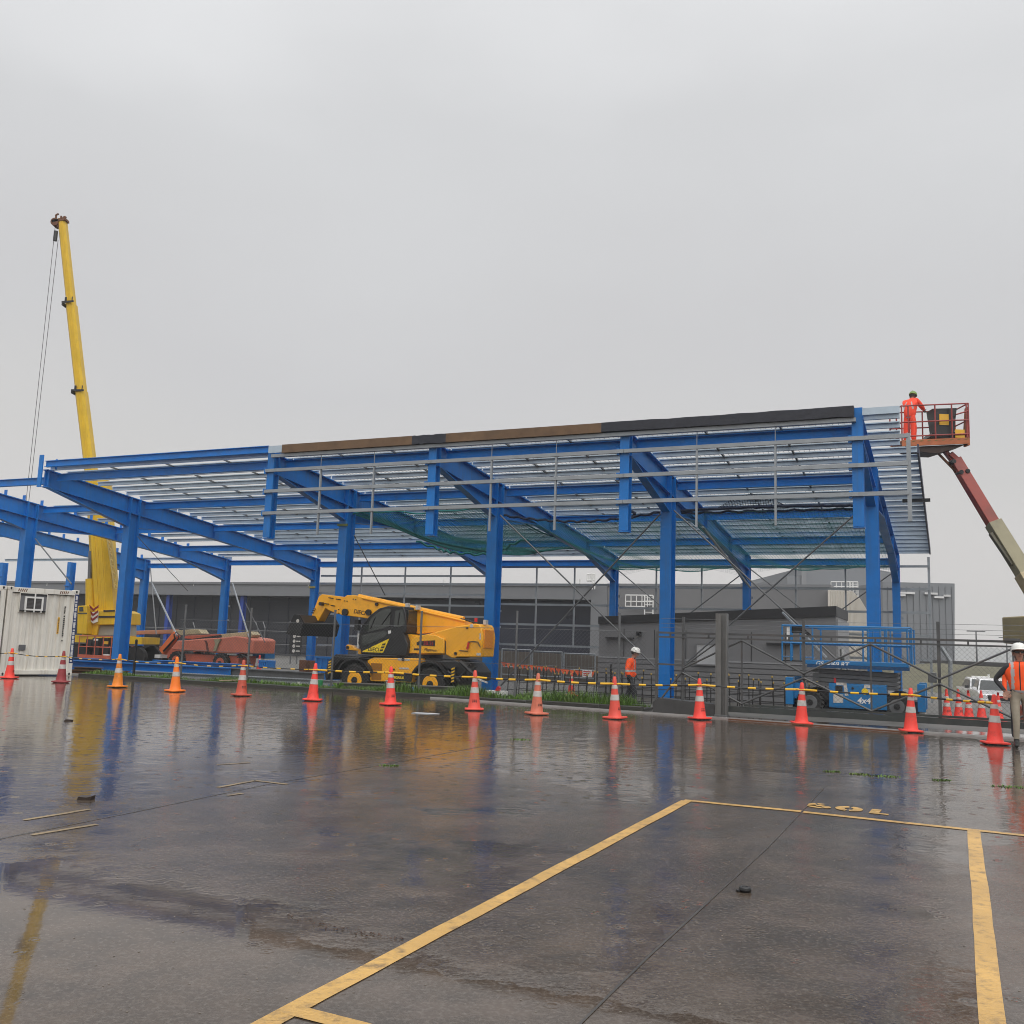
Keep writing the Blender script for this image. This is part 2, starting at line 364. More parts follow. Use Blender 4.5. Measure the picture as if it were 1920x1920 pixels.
b=MB(); b.add([(x,w,zz) for (x,w,zz) in [(-500,-70.1,-.03),(500,-70.1,-.03),(500,-900,-.03),(-500,-900,-.03)]],[(0,3,2,1)])
b.add([(-500,-7.06,-.03),(-60.01,-7.06,-.03),(-60.01,-70.1,-.03),(-500,-70.1,-.03)],[(0,3,2,1)]); b.add([(70.01,-7.06,-.03),(500,-7.06,-.03),(500,-70.1,-.03),(70.01,-70.1,-.03)],[(0,3,2,1)])
tag(b.build('surrounding_ground',SITE),kind='structure')
# kerb along the lot edge, with a bank of soil behind
b=MB(); X=-24.0
rr=random.Random(3)
while X<-4.95:
    L=min(2.0,-4.9-X); b.box(X+.004,X+L-.004,-7.12+rr.uniform(-.01,.01),-6.90,-.3,.10+rr.uniform(-.008,.008)); X+=L
b.box(-24,-4.9,-6.9,-6.2,-.3,.05)
tag(b.build('kerb',KERB,bevel=.015),kind='structure')
# grass verge
GR=mat('verge grass',(.075,.155,.014),.6,.45,1.2,dirt=(.14,.12,.03),dirt_amt=.55,dscale=1.1)
b=MB(); rg=random.Random(11)
for i in range(24000):
    X=-rg.uniform(5.2,24.2); w=rg.uniform(-6.88,-5.2)
    cl=.5+.5*math.sin(X*1.7+math.sin(X*.6)*2+w*2.1)
    if rg.random()>.62+.5*cl: continue
    if -21.5<X<-19.0 and rg.random()<.75: continue
    h=(.05+.17*rg.random()*(.45+cl))*(1.35 if X>-12.5 else .8); a=rg.uniform(0,6.28); lx,ly=math.cos(a),math.sin(a); wd=.006+.006*rg.random(); bend=h*rg.uniform(.2,.9)
    zb=.05 if w<-6.2 else -.04
    p0=Vector((X,w,zb)); sd_=Vector((-ly,lx,0))*wd; p1=p0+Vector((lx*bend*.3,ly*bend*.3,h*.6)); p2=p0+Vector((lx*bend,ly*bend,h))
    b.add([p0-sd_,p0+sd_,p1+sd_*.8,p1-sd_*.8,p2],[(0,1,2,3),(3,2,4)])
tag(b.build('verge_grass',GR,smooth=False),kind='stuff')
b=MB(); b.add([(-24.2,-6.2,.052),(-5.0,-6.2,.052),(-5.0,-5.0,-.06),(-24.2,-5.0,-.06)],[(0,1,2,3)]); b.add([(-24.2,-6.9,.056),(-5.0,-6.9,.056),(-5.0,-6.2,.054),(-24.2,-6.2,.054)],[(0,1,2,3)])
tag(b.build('verge_soil',mat('verge soil',(.07,.06,.03),.9,.4,2,dirt=(.05,.075,.015),dirt_amt=.8,dscale=2,bump=.5)),kind='structure')
# painted bay lines, slab joints
PAINT=mat('worn yellow road paint',(.58,.35,.10),.3,.2,1.5,dirt=(.13,.09,.055),dirt_amt=.9,dscale=11,bump=.3,bscale=60)
PAINT2=mat('faded yellow road paint',(.25,.18,.09),.35,.3,2,dirt=(.08,.06,.05),dirt_amt=.9,dscale=6)
def strip(name,pts,wd,m,z=.004,joint=True):
    b=MB(); 
    P=[Vector((p.x,p.y,z)) for p in pts]; n=len(P); vs=[]
    for i,p in enumerate(P):
        d=((P[min(i+1,n-1)]-P[max(i-1,0)])).normalized(); s=Vector((-d.y,d.x,0))*wd/2
        vs+=[p+s,p-s]
    b.add(vs,[(2*i,2*i+1,2*i+3,2*i+2) for i in range(n-1)])
    return tag(b.build(name,m,frame='W'),kind='structure')
def wob(a,c,n,amp,seed=1):
    r=random.Random(seed); d=(c-a); s=Vector((-d.y,d.x,0)).normalized()
    return [a+d*(i/n)+s*(r.uniform(-amp,amp) if 0<i<n else 0) for i in range(n+1)]
A0=gp(1287,1502); A1=gp(522,1908); dA=(A1-A0)
strip('bay_line',wob(A0,A0+dA*1.7,30,.004),.105,PAINT)
strip('bay_line',wob(gp(1283,1501),gp(1502,1522),8,.003,2),.10,PAINT,.0045)
C0=gp(1506,1523); C1=gp(1920,1567); strip('bay_line',wob(C0,C0+(C1-C0)*2.2,12,.003,3),.10,PAINT,.0045)
B0=gp(1826,1558); B1=gp(1862,1918); strip('bay_line',wob(B0,B0+(B1-B0)*1.6,24,.004,4),.105,PAINT)
D0=gp(540,1893); D1=gp(640,1919); strip('bay_line',wob(D0,D0+(D1-D0)*3,10,.003,5),.10,PAINT,.0045)
for k,(p,q) in enumerate([((45,1538),(168,1518)),((60,1566),(182,1546)),((408,1477),(478,1464)),((478,1464),(540,1471)),((425,1492),(455,1488)),((407,1434),(470,1430))]):
    strip('faded_bay_line',wob(gp(*p),gp(*q),5,.004,k+9),.05,PAINT2)
# number stencilled on the line, read from the far side
def stencil():
    b=MB(); d=(C1-C0).normalized(); up=Vector((d.y,-d.x,0)); up=-up if up.y<0 else up
    ctr=gp(1588,1521); H=.30
    def glyph(rects,cx):
        for (x0,y0,x1,y1) in rects:
            q=[]
            for x,y in ((x0,y0),(x1,y0),(x1,y1),(x0,y1)):
                P=ctr+d*(cx+x)+up*(y)*H/.3; q.append((P.x,P.y,.005))
            b.add(q,[(0,1,2,3)])
    def ring(cx,r1x,r1y,r2x,r2y,cy,gaps,n=40):
        for i in range(n):
            a,a2=2*math.pi*i/n,2*math.pi*(i+1)/n; am=(a+a2)/2
            if any(abs((am-g+math.pi)%(2*math.pi)-math.pi)<.16 for g in gaps): continue
            q=[]
            for r_x,r_y,aa in ((r1x,r1y,a),(r2x,r2y,a),(r2x,r2y,a2),(r1x,r1y,a2)):
                P=ctr+d*(cx+r_x*math.cos(aa))+up*(cy+r_y*math.sin(aa)); q.append((P.x,P.y,.005))
            b.add(q,[(0,1,2,3)])
    # 9 turned round (a 6): bowl below, tail over the top-left
    ring(-.28,.03,.03,.115,.095,.09,[1.0,5.4])
    glyph([(-.395,.09,-.315,.20)],0); 
    for k in range(8):
        a,a2=math.pi*(.35+.65*k/8),math.pi*(.35+.65*(k+1)/8)
        if k==3: continue
        q=[]
        for r1,r2,aa in ((.035,.04,a),(.105,.115,a),(.105,.115,a2),(.035,.04,a2)):
            P=ctr+d*(-.30+r1*math.cos(aa))+up*(.185+r2*math.sin(aa)); q.append((P.x,P.y,.005))
        b.add(q,[(0,1,2,3)])
    ring(0,.04,.07,.13,.16,.15,[1.57,4.71])
    # 1 turned round: stem with its flag at the foot
    glyph([(.20,.0,.29,.30),(.29,.0,.38,.07)],0)
    return tag(b.build('bay_number',PAINT,frame='W'),kind='structure')
stencil()
JOINT=mat('slab joint sealant',(.050,.045,.040),.3,.3,4)
J1=[gp(*p) for p in [(1090,1918),(1215,1795),(1330,1690),(1440,1590),(1545,1478),(1600,1425)]]
dd=J1[0]-J1[1]; strip('slab_joint',[J1[0]+dd*2]+J1[:3],.013,JOINT,.003); strip('slab_joint',J1[2:5],.008,JOINT,.003)
J2=[gp(*p) for p in [(-120,1598),(0,1573),(250,1523),(500,1471),(740,1430),(940,1393)]]; strip('slab_joint',J2,.016,JOINT,.003)
J3=[gp(*p) for p in [(900,1392),(1200,1420),(1450,1446),(1650,1460),(1920,1478)]]; strip('slab_joint',J3,.014,JOINT,.003)
# weeds along the joints: one low clump each
def weed(p,r,h,label,seed):
    q=random.Random(seed); b=MB()
    for i in range(90):
        a=q.uniform(0,6.28); rr_=r*math.sqrt(q.random()); p0=Vector((p.x+rr_*math.cos(a)*1.8,p.y+rr_*math.sin(a)*.7,0)); a2=q.uniform(0,6.28); hh=h*q.uniform(.3,1)
        dv=Vector((math.cos(a2),math.sin(a2),0)); sv=Vector((-dv.y,dv.x,0))*.008; b.add([p0-sv,p0+sv,p0+dv*hh*.4+sv+Vector((0,0,hh*.7)),p0+dv*hh*.9+Vector((0,0,hh))],[(0,1,2),(0,2,3)])
    tag(b.build('weed',GR,frame='W',smooth=False),label,'weed',group='weeds growing in the slab joints')
for k,(p,r,lab) in enumerate([((1610,1452),.16,'low green weed in the far joint just beyond the painted 109'),((1655,1456),.26,'widest green weed tuft in the slab joint behind the yellow bay'),((1560,1447),.13,'small weed at the left end of the far joint'),((1765,1463),.14,'sparse weed in the joint below the second cone from the right'),((1900,1476),.3,'dark brownish weed at the right edge of the lot'),
      ((975,1387),.18,'weed clump on the joint in front of the orange reflection'),((730,1436),.14,'dark weed on the diagonal joint in the left half')]):
    weed(gp(*p),r*.5,.02,lab,k)
# wet leaves gathered in a curved line at the pool's edge
b=MB(); q=random.Random(5); LEAF=mat('wet brown leaves',(.06,.025,.012),.5,.4,8)
for i in range(85):
    t_=q.random(); px=540+215*t_+q.gauss(0,3); py=1716+47*t_**.75+q.gauss(0,2.2); P=gp(px,py); s=q.uniform(.004,.011); a=q.uniform(0,6.28)
    c_,s_=math.cos(a)*s,math.sin(a)*s; b.add([(P.x-c_,P.y-s_,.004),(P.x+s_*.6,P.y-c_*.6,.008),(P.x+c_,P.y+s_,.004),(P.x-s_*.6,P.y+c_*.6,.009)],[(0,1,2,3)])
tag(b.build('wet_leaves',LEAF,frame='W',smooth=False),kind='stuff')
# ---------------------------------------------------------------- far setting
def bldg(name,label,loc): return thing(name,label,'building',loc)
# long warehouse, parallel to the frame, 45 m behind its front columns
wh=bldg('warehouse','long grey warehouse with light fascia and dark louvred wall behind the blue frame',(-50,45,ZG))
W0=45.0; XR=-6.16; XM=pw(1120,1100,W0)[0]
b=MB(); b.box(-140,XM,W0+2.2,W0+22,ZG,5.45); b.build('rear_wall',WDARK,wh)
b=MB(); b.box(-140,XM-.5,W0,W0+22,5.40,6.62); b.box(-140,XM-.5,W0-.12,W0,6.50,6.72); b.box(-140,XM-.5,W0-.06,W0,5.40,5.52); b.build('fascia',WLIGHT,wh)
b=MB(); b.box(XM-.5,XM+.9,W0-.1,W0+22,ZG,6.7); b.build('corner_trim',WLIGHT,wh)
b=MB(); 
b.box(XM+.9,XR,W0,W0+22,ZG,6.55)
b.build('side_block_wall',WGREY,wh)
b=MB(); b.box(XM+.9,XR+.1,W0-.08,W0+22,6.55,6.75); b.build('parapet_cap',WLIGHT,wh)
b=MB(); x=-139.0
while x<XM-1: b.box(x,x+.05,W0+2.12,W0+2.2,ZG,5.4); x+=2.4
for z in [i*.45 for i in range(0,12)]: b.box(-140,XM-.5,W0+2.15,W0+2.2,z,z+.03)
b.build('louvre_ribs',WNAVY,wh)
xg=pw(640,1150,W0)[0]; b=MB(); b.box(xg,XM-.6,W0+2.0,W0+2.1,.9,5.3); b.build('glazed_wall',WNAVY,wh)
for px in (175,316,455,1112):
    x=pw(px,1150,W0+.6)[0]; b=MB(); b.ibeam((x,W0+.6,ZG),(x,W0+.6,5.4),(0,1,0),.5,.42 if px<1000 else .2); b.build('portico_column',mat('deep blue portico paint',(.012,.05,.30),.5,.1),wh)
# right end wall with its falling gable, beige
def gpl(pts,X): return [px_(1400+x/3.692,1050+y/3.692,X) for x,y in pts]
pg=gpl([(562,205),(720,214),(775,268),(838,372),(838,700),(562,700)],XR)
b=MB(); b.prism(pg,XR,XR+.15,'x'); b.build('end_wall',BEIGE,wh)
b=MB()
ws_=[p[0] for p in pg]; w=min(ws_)+.6
while w<max(ws_)-.3:
    top=None
    for (a,c) in zip(pg[:4],pg[1:4]):
        if min(a[0],c[0])<=w<=max(a[0],c[0]): top=a[1]+(c[1]-a[1])*(w-a[0])/(c[0]-a[0]+1e-6)
    if top: b.box(XR+.15,XR+.19,w,w+.06,ZG,top-.1)
    w+=1.2
b.build('end_wall_ribs',BEIGE,wh)
for px in (88,363,578,832,1087):   # roof vents / lamps along the fascia
    x,z=pw(px,1097,W0); b=MB(); b.cyl((x,W0+.05,z-.1),(x,W0+.05,z+.5),.07); b.build('downlight_post',WHITE,wh)
def ladder_cage(label,px0,px1,py0,py1,plat,w):
    x0,z1=pw(px0,py0,w); x1,z0=pw(px1,py1,w)
    t=thing('roof_access_ladder',label,'ladder',((x0+x1)/2,w,z0))
    b=MB()
    lx0=x1-(x1-x0)*.30
    for x in (lx0,x1): b.cyl((x,w,z0),(x,w,z1),.05)
    z=z0+.2
    while z<z1: b.cyl((lx0,w,z),(x1,w,z),.03); z+=.3
    for k in range(3): xx=lx0+(x1-lx0)*(k+.5)/3; b.cyl((xx,w-.5,z0+1.0),(xx,w-.5,z1),.025)
    b.build('caged_ladder',WHITE,t)
    b=MB()
    for zz in (z1,z1-.5): b.cyl((x0,w,zz),(x1,w,zz),.05)
    for k in range(6): xx=x0+(x1-x0)*k/5; b.cyl((xx,w,z1-plat),(xx,w,z1),.04)
    b.cyl((x0,w,z1-plat),(lx0,w,z1-plat),.05)
    b.build('platform_rail',WHITE,t)
ladder_cage('white caged ladder with platform rail on the grey wall above the cabin',1173,1224,1116,1160,.9,W0-.6)
ladder_cage('small white caged ladder above the dark louvred wall, furthest left',1101,1115,1076,1105,.6,W0-.6)
ladder_cage('white railing and ladder against the far grey block beside the right blue column',1558,1609,1091,1132,.7,W0+30)
# far blocks
def far_block(label,pts_px,Y,depth,mats):
    P=[py_(px,py,Y) for px,py in pts_px]; t=thing('industrial_block',label,'building',(P[0].x,Y,-1),'W')
    b=MB(); b.prism([(p.x,p.z) for p in P],Y,Y+depth); b.build('wall',mats,t)
    return t,P
t,P=far_block('tallest far grey block with stepped roofline, directly behind the right frame columns',[(1476,1250),(1476,1080),(1503,1079),(1503,1064),(1600,1061),(1672,1073),(1672,1250)],150,40,FARG)
b=MB(); b.prism([(p.x,p.z) for p in [py_(*q,149.6) for q in [(1503,1250),(1503,1064),(1512,1064),(1512,1250)]]],149.6,149.95); b.build('corner_flashing',FARG2,t)
t,P=far_block('far blue-grey block with a flat roof, furthest right of the buildings',[(1655,1255),(1655,1091),(1790,1094),(1790,1256)],120,40,FARG)
b=MB(); zc=py_(1700,1118,119.8)
for px,py,L in [(1700,1112,1.9),(1690,1116,.9),(1745,1113,1.6),(1760,1120,1.2),(1775,1117,.8)]:
    p=py_(px,py,119.8); b.box(p.x-L/2,p.x+L/2,119.6,119.95,p.z-.12,p.z+.12)
b.build('wall_lamp_row',LAMP,t)
b=MB(); 
for px in range(1665,1790,12):
    p=py_(px,1100,119.9); q_=py_(px,1250,119.9); b.box(p.x-.04,p.x+.04,119.88,119.98,q_.z,p.z)
b.build('cladding_rib',FARG,t)
t,P=far_block('faint white tank roofs far behind, between the middle and right frames',[(1404,1110),(1404,1092),(1425,1088),(1450,1089),(1474,1096),(1474,1110)],170,20,FARG2)
# hillside and bank on the right
b=MB(); n=24
top=[]
for i in range(n+1):
    px=1700+ i*42; yy=1206+ (px-1780)*.03+3*math.sin(i*.9); P=py_(px,yy,420); top.append(P)
vs=[(p.x,420,-3) for p in top]+[(p.x,440,p.z*.6) for p in top]+[(p.x,500,p.z) for p in top]+[(p.x,640,-3) for p in top]
k=n+1; b.add(vs,[(j*k+i,j*k+i+1,(j+1)*k+i+1,(j+1)*k+i) for j in range(3) for i in range(n)])
tag(b.build('hills',HILLM,frame='W'),kind='structure')
b=MB(); P0=[py_(px,py,70) for px,py in [(1655,1262),(1700,1250),(1760,1246),(1830,1252),(1990,1262)]]
vs=[]
for Yk,zk in ((52,0),(62,.55),(75,1.0),(95,1.0),(110,0)):
    for p in P0: vs.append((p.x*Yk/70,Yk,-1.35+(p.z+1.35)*zk))
k=len(P0); b.add(vs,[(j*k+i,j*k+i+1,(j+1)*k+i+1,(j+1)*k+i) for j in range(4) for i in range(k-1)])
tag(b.build('grass_bank',BANKM,frame='W'),kind='structure')
for lab,px,ytop,Y,tee in [('far street light with a T-shaped head seen above the gate',1830,1184,140,True),('thin far street light pole near the right edge',1887,1196,170,False)]:
    p=py_(px,ytop,Y); t=thing('street_light',lab,'street light',(p.x,Y,-1),'W'); b=MB(); b.cyl((p.x,Y,-1),(p.x,Y,p.z),.16,.09); b.build('pole',GALVD,t)
    b=MB(); b.box(p.x-1.3,p.x+1.3,Y-.12,Y+.12,p.z-.05,p.z+.1); b.build('lamp_head',GALVD,t)
t=thing('low_shed','low dark shed roof far behind the white cars','building',(py_(1830,1248,100).x,100,-1),'W')
b=MB(); a=py_(1797,1246,100); c=py_(1905,1242,100); b.box(a.x,c.x,100,108,-1,a.z); b.build('wall',WGREY,t); b=MB(); b.box(a.x-.4,c.x+.4,99.6,108.4,a.z,a.z+.35); b.build('roof',WCABD,t)
# ---------------------------------------------------------------- low slate cabin under the frame
WC=5.0; xl,zl=pw(1122,1156,WC); xr,zr=pw(1566,1136,WC)
cb=bldg('site_amenity_building','low slate-grey building with sloping charcoal roof edge, standing under the blue frame',((xl+xr)/2,WC,ZG))
b=MB(); b.prism([(xl,ZG),(xr,ZG),(xr,zr-.30),(xl,zl-.25)],WC+.12,WC+4.2); b.build('wall',WCAB,cb)
b=MB(); b.prism([(xl-.02,zl-.28),(xr+.03,zr-.36),(xr+.03,zr),(xl-.02,zl)],WC+.04,WC+4.3); b.build('roof_fascia',WCABD,cb)
b=MB(); b.box(xr,xr+.06,WC+.25,WC+4.2,ZG,zr-.46); b.build('end_wall',WPALE,cb)
b=MB()
for z in [ZG+.12+i*.19 for i in range(7)]: b.box(xl,xr,WC+.07,WC+.12,z,z+.15)
b.build('weatherboard',WCAB,cb)
b=MB(); b.box(xl,xr,WC+.05,WC+.12,1.13,1.18); b.build('dado_flashing',WPALE,cb)
b=MB(); x=xl+1.0
while x<xr-.3: b.box(x,x+.02,WC+.095,WC+.12,1.2,zl-.45); x+=1.2
b.build('panel_joint',WCABD,cb)
b=MB()
for px,py,lw in ((1185,1197,.0),(1145,1197,1)): pass
x,z=pw(1198,1188,WC); b.box(x-.07,x+.07,WC-.12,WC+.1,z-.08,z+.08); b.cyl((x,WC-.1,z),(x,WC-.18,z-.03),.06); b.build('floodlight',BLACK,cb)
for a_,c_ in ((1136,1187),(1437,1500)):
    x0,z0=pw(a_,1197 if a_<1300 else 1208,WC); x1,_=pw(c_,1197 if a_<1300 else 1208,WC); b=MB(); b.box(x0,x1,WC-.06,WC+.1,z0,z0+.06); b.build('window_head_flashing',WCABD,cb)
x0,z1=pw(1307,1208,WC); x1,z0=pw(1343,1246,WC)
win=None; b=MB(); b.box(x0,x1,WC-.02,WC+.13,z0,z1); win=b.build('window',mat('pale window pane',(.50,.51,.52),.3,.1),cb)
b=MB(); b.box(x0-.04,x0,WC-.05,WC+.13,z0,z1); b.box(x1,x1+.04,WC-.05,WC+.13,z0,z1); b.box(x0-.04,x1+.04,WC-.05,WC+.13,z1,z1+.05); b.box(x0-.04,x1+.04,WC-.05,WC+.13,z0-.05,z0); b.build('frame',WCAB,win)
x,z=pw(1571,1222,WC+.6); b=MB(); b.box(xr+.06,xr+.10,WC+.9,WC+1.9,1.0,1.75); b.build('side_window',GLASS,cb)
# precast wall and temporary fence panels behind the reinforcement
WF=16.0; x0,z1=pw(935,1217,WF); x1,_=pw(1124,1228,WF)
t=thing('precast_wall','low brown precast concrete wall behind the orange bunting','wall',((x0+x1)/2,WF+.4,ZG))
b=MB(); b.prism([(x0-6,ZG-.3),(x1+1,ZG-.3),(x1+1,pw(1124,1231,WF)[1]),(x0-6,z1)],WF+.3,WF+.55); b.build('panel',PLYW,t)
for k,(a,c) in enumerate([(940,997),(997,1056),(1056,1118)]):
    xa,za=pw(a,1217+k*4,WF); xc,_=pw(c,1221+k*4,WF)
    t=thing('temporary_fence_panel',['left galvanised site fence panel in front of the precast wall','middle galvanised site fence panel in front of the precast wall','right galvanised site fence panel beside the slate building'][k],'fence panel',((xa+xc)/2,WF,ZG),group='temporary site fence panels')
    b=MB(); 
    for x in (xa+.05,xc-.05): b.cyl((x,WF,ZG),(x,WF,za),.045)
    for z in (za,ZG+.25,.35): b.cyl((xa+.05,WF,z),(xc-.05,WF,z),.035)
    b.build('tube_frame',GALV,t)
    b=MB(); x=xa+.2
    while x<xc-.1: b.cyl((x,WF,ZG+.25),(x,WF,za),.006,n=3,caps=False); x+=.2
    b.build('mesh_infill',GALV,t)
# ---------------------------------------------------------------- blue portal frame
FX={'E':0,'D':-BAY,'C':-2*BAY,'B':-3*BAY,'A':-29.71,'F':-35.95,'G':-42.18,'H':-48.4,'I':-54.6}
def rz(w): return 7.60-.1*(w+4.4)      # top of the rafters
sb=thing('steel_frame_building','bright blue steel portal frame of an unfinished shed with silver roof purlins','building',(-20,0,ZG))
def rafter(X,front=True,w0=-4.5):
    b=MB(); D=.66
    top=[(w0,rz(w0)),(13.45,rz(13.45))]
    bot=[(w0,rz(w0)-D),(13.45,rz(13.45)-D)]
    b.prism([top[0],top[1],bot[1],bot[0]],X-.012,X+.012,'x')
    b.beam((X,w0,rz(w0)),(X,13.45,rz(13.45)),.28,.035); b.beam((X,w0,rz(w0)-D),(X,13.3,rz(13.3)-D),.28,.03)
    # haunches: under the front cantilever, behind the column, and at the back column
    def h(pa,pb,pc):
        b.prism([pa,pb,pc],X-.012,X+.012,'x')
    if front:
        h((w0+.15,rz(w0)-D),(-.25,rz(0)-D),(-.25,5.93)); b.beam((X,w0+.15,rz(w0)-D-.01),(X,-.25,5.93),.26,.03)
    h((.25,rz(0)-D),(3.6,rz(3.6)-D),(.25,5.93)); b.beam((X,.25,5.93),(X,3.6,rz(3.6)-D-.01),.26,.03)
    h((9.6,rz(9.6)-D),(13.1,rz(13.1)-D),(13.1,4.62)); b.beam((X,9.6,rz(9.6)-D-.01),(X,13.1,4.62),.26,.03)
    for w in (w0+.08,-.2,.2,5.0,9.4):   # stiffener plates
        b.box(X-.13,X+.13,w-.012,w+.012,rz(w)-D+.02,rz(w)-.02)
    return b
def column(X,w,zt,dep,fw,zb=ZG):
    b=MB(); b.ibeam((X,w,zb+.03),(X,w,zt),(0,1,0),dep,fw,.035,.03)
    return b
def plate(X,w,s,zb=ZG):
    b=MB(); b.box(X-s,X+s,w-s,w+s,zb,zb+.05)
    for i in (-1,1):
        for j in (-1,1): b.cyl((X+i*s*.75,w+j*s*.75,zb+.05),(X+i*s*.75,w+j*s*.75,zb+.14),.02,n=6)
    return b
for f in 'EDCBAF':
    X=FX[f]; w0=-4.5
    if f in 'EDCBAF': rafter(X,f!='F' or True,w0).build('rafter',BLUE,sb)
    c=column(X,0,rz(0)-.01,.55,.36).build('column',BLUE,sb)
    plate(X,0,.32).build('base_plate',BLUE,c)
    c=column(X,13.28,rz(13.3)-.02,.42,.30).build('column',BLUE,sb); plate(X,13.28,.28).build('base_plate',BLUE,c)
    b=MB()
    for z in (1.5,2.3,3.1,3.9): b.box(X+.14,X+.26,13.45,13.5,z,z+.1)
    b.build('girt_cleat',GALV,c)
rafter(FX['G'],True,-4.5).build('rafter',BLUE,sb)
for f in 'G': 
    c=column(FX[f],13.28,rz(13.3)-.02,.42,.30).build('column',BLUE,sb)
    column(FX[f],0,rz(0)-.01,.55,.36).build('column',BLUE,sb)
for f in 'HI':
    c=column(FX[f],13.28,5.72,.42,.30).build('column',BLUE,sb); b=MB()
    for z in (3.2,4.2,4.8): b.box(FX[f]-.2,FX[f]+.2,13.0,13.07,z,z+.05)
    b.build('girt_cleat',BLUE,c)
# purlin cleats standing on the unroofed rafters
for f in 'GFA':
    b=MB(); w=-4.2
    while w<13.2:
        b.box(FX[f]-.09,FX[f]+.09,w-.01,w+.01,rz(w)+.02,rz(w)+.26); w+=.95 if f!='A' else 30
    if f=='A': b.box(FX[f]-.1,FX[f]+.1,-4.75,-4.7,6.9,8.15); b.box(FX[f]+.5,FX[f]+.56,-4.5,-4.45,7.6,8.0)
    b.build('purlin_cleat',BLUE,sb)
# stub columns hanging in front of the cantilever
for f in 'EDCB':
    X=FX[f]; c=column(X,-4.55,7.86 if f in 'EB' else 7.58,.30,.27,4.75).build('stub_column',BLUE,sb)
    b=MB(); b.box(X-.14,X+.14,-4.72,-4.38,4.74,4.765)
    b.build('end_plate',BLUE,c)
    b=MB()
    for z in (7.04,6.33,5.59): b.box(X-.22,X-.14,-4.75,-4.55,z-.1,z+.1)
    b.build('girt_cleat',BLUE,c)
# blue strut beams from frame to frame
def seg(a,c,w,z,d=.28,fw=.16,m=BLUE2,name='strut_beam'):
    b=MB(); b.ibeam((FX[a]-.15,w,z),(FX[c]+.15,w,z),(0,0,1),d,fw,.02,.016); return b.build(name,m,sb)
for a,c in ('ED','DC','CB','BA'):
    for w in (-4.05,.55,4.9,9.3,13.3): seg(a,c,w,rz(w)-.20 if w<13 else rz(w)-.30)
for w in (.55,4.9,9.3,13.3): seg('A','F',w,rz(w)-.2)
seg('A','F',-4.05,rz(-4.05)-.30)
seg('B','A',-4.62,7.80,.24,.16,BLUE2,'eaves_beam')
seg('F','G',13.3,rz(13.3)-.35)
# galvanised purlins
def purlin(X0,X1):
    b=MB(); b.box(X0,X1,-.010,.010,-.13,.025); b.box(X0,X1,-.075,-.010,.01,.025); b.box(X0,X1,.010,.075,-.13,-.115); b.box(X0,X1,-.075,-.06,-.005,.01); return b
def run(X0,X1,ws):
    me=None
    for w in ws:
        if me is None:
            b=purlin(X0,X1); b.v=[(x,y+w,z+rz(w)+.17) for x,y,z in b.v]; o=b.build('purlin',GALVP,sb); me=(o,w)
        else:
            c=me[0].copy(); COL.objects.link(c); c.parent=sb; c.location=Vector((0,w-me[1],rz(w)-rz(me[1])))
NP=24; PW=[-4.25+i*(17.55/(NP-1)) for i in range(NP)]
run(FX['D']+.02,1.32,[w for w in PW if w>-1.4])
for w in [w for w in PW if w<=-1.4]: run(FX['D']+.02,pw(1687,790,w)[0],[w])
run(FX['C']+.02,FX['D']-.02,PW); run(FX['B']+.02,FX['C']-.02,PW); run(FX['A']+.02,FX['B']-.02,PW)
run(FX['F']-.1,FX['A']-.02,[1.3,2.6,3.9,6.2,7.4,8.6,10.4,11.6,12.6])
run(FX['H']-6.5,FX['F']+.1,[13.55])
# bridging rods between the purlins
for a,c in ('ED','DC','CB','BA'):
    n=2 if a!='B' else 3
    for k in range(1,n+1):
        X=FX[a]+(FX[c]-FX[a])*k/(n+1); b=MB(); b.beam((X,-4.25,rz(-4.25)+.16),(X,13.3,rz(13.3)+.16),.05,.05); b.build('bridging',GALVD,sb)
# right roof edge
b=MB(); b.beam((1.34,-1.2,rz(-1.2)+.14),(1.34,13.4,rz(13.4)+.14),.05,.26); b.build('verge_trim',mat('dark blue grey trim',(.035,.04,.075),.5,.1),sb)
b=MB(); b.box(.7,1.55,3.7,3.85,rz(3.8)-.15,rz(3.8)-.05); b.build('edge_bracket',BLACK,sb)
# eave channel and fascia boards along the high front edge
b=MB(); b.box(FX['B']+.1,-.02,-4.84,-4.70,7.47,7.575); b.build('eave_channel',GALV,sb)
for X0,X1,mm,lab in ((-18.1,-13.1,TIMB,'brown weathered board'),(-13.1,-11.9,MEMB,'black membrane strip'),(-11.9,-6.87,TIMB,'brown weathered board'),(-6.87,-.06,MEMB,'black membrane roll')):
    b=MB(); n=14; q=random.Random(int(X0*10)); pts=[(X0+(X1-X0)*i/n,7.86+(q.uniform(-.012,.012) if mm is MEMB else 0)) for i in range(n+1)]
    lo=[(X0+(X1-X0)*i/n,7.585+(q.uniform(-.012,.02) if mm is MEMB else 0)) for i in range(n,-1,-1)]
    b.prism(pts+lo,-4.93,-4.72); o=b.build('fascia_board',mm,sb); o['label']=lab
b=MB(); b.box(FX['B']-.02,-18.1,-4.85,-4.80,7.62,7.86); b.box(.14,pw(1687,770,-4.8)[0],-4.85,-4.80,7.62,7.80); b.build('edge_purlin',GALVP,sb)
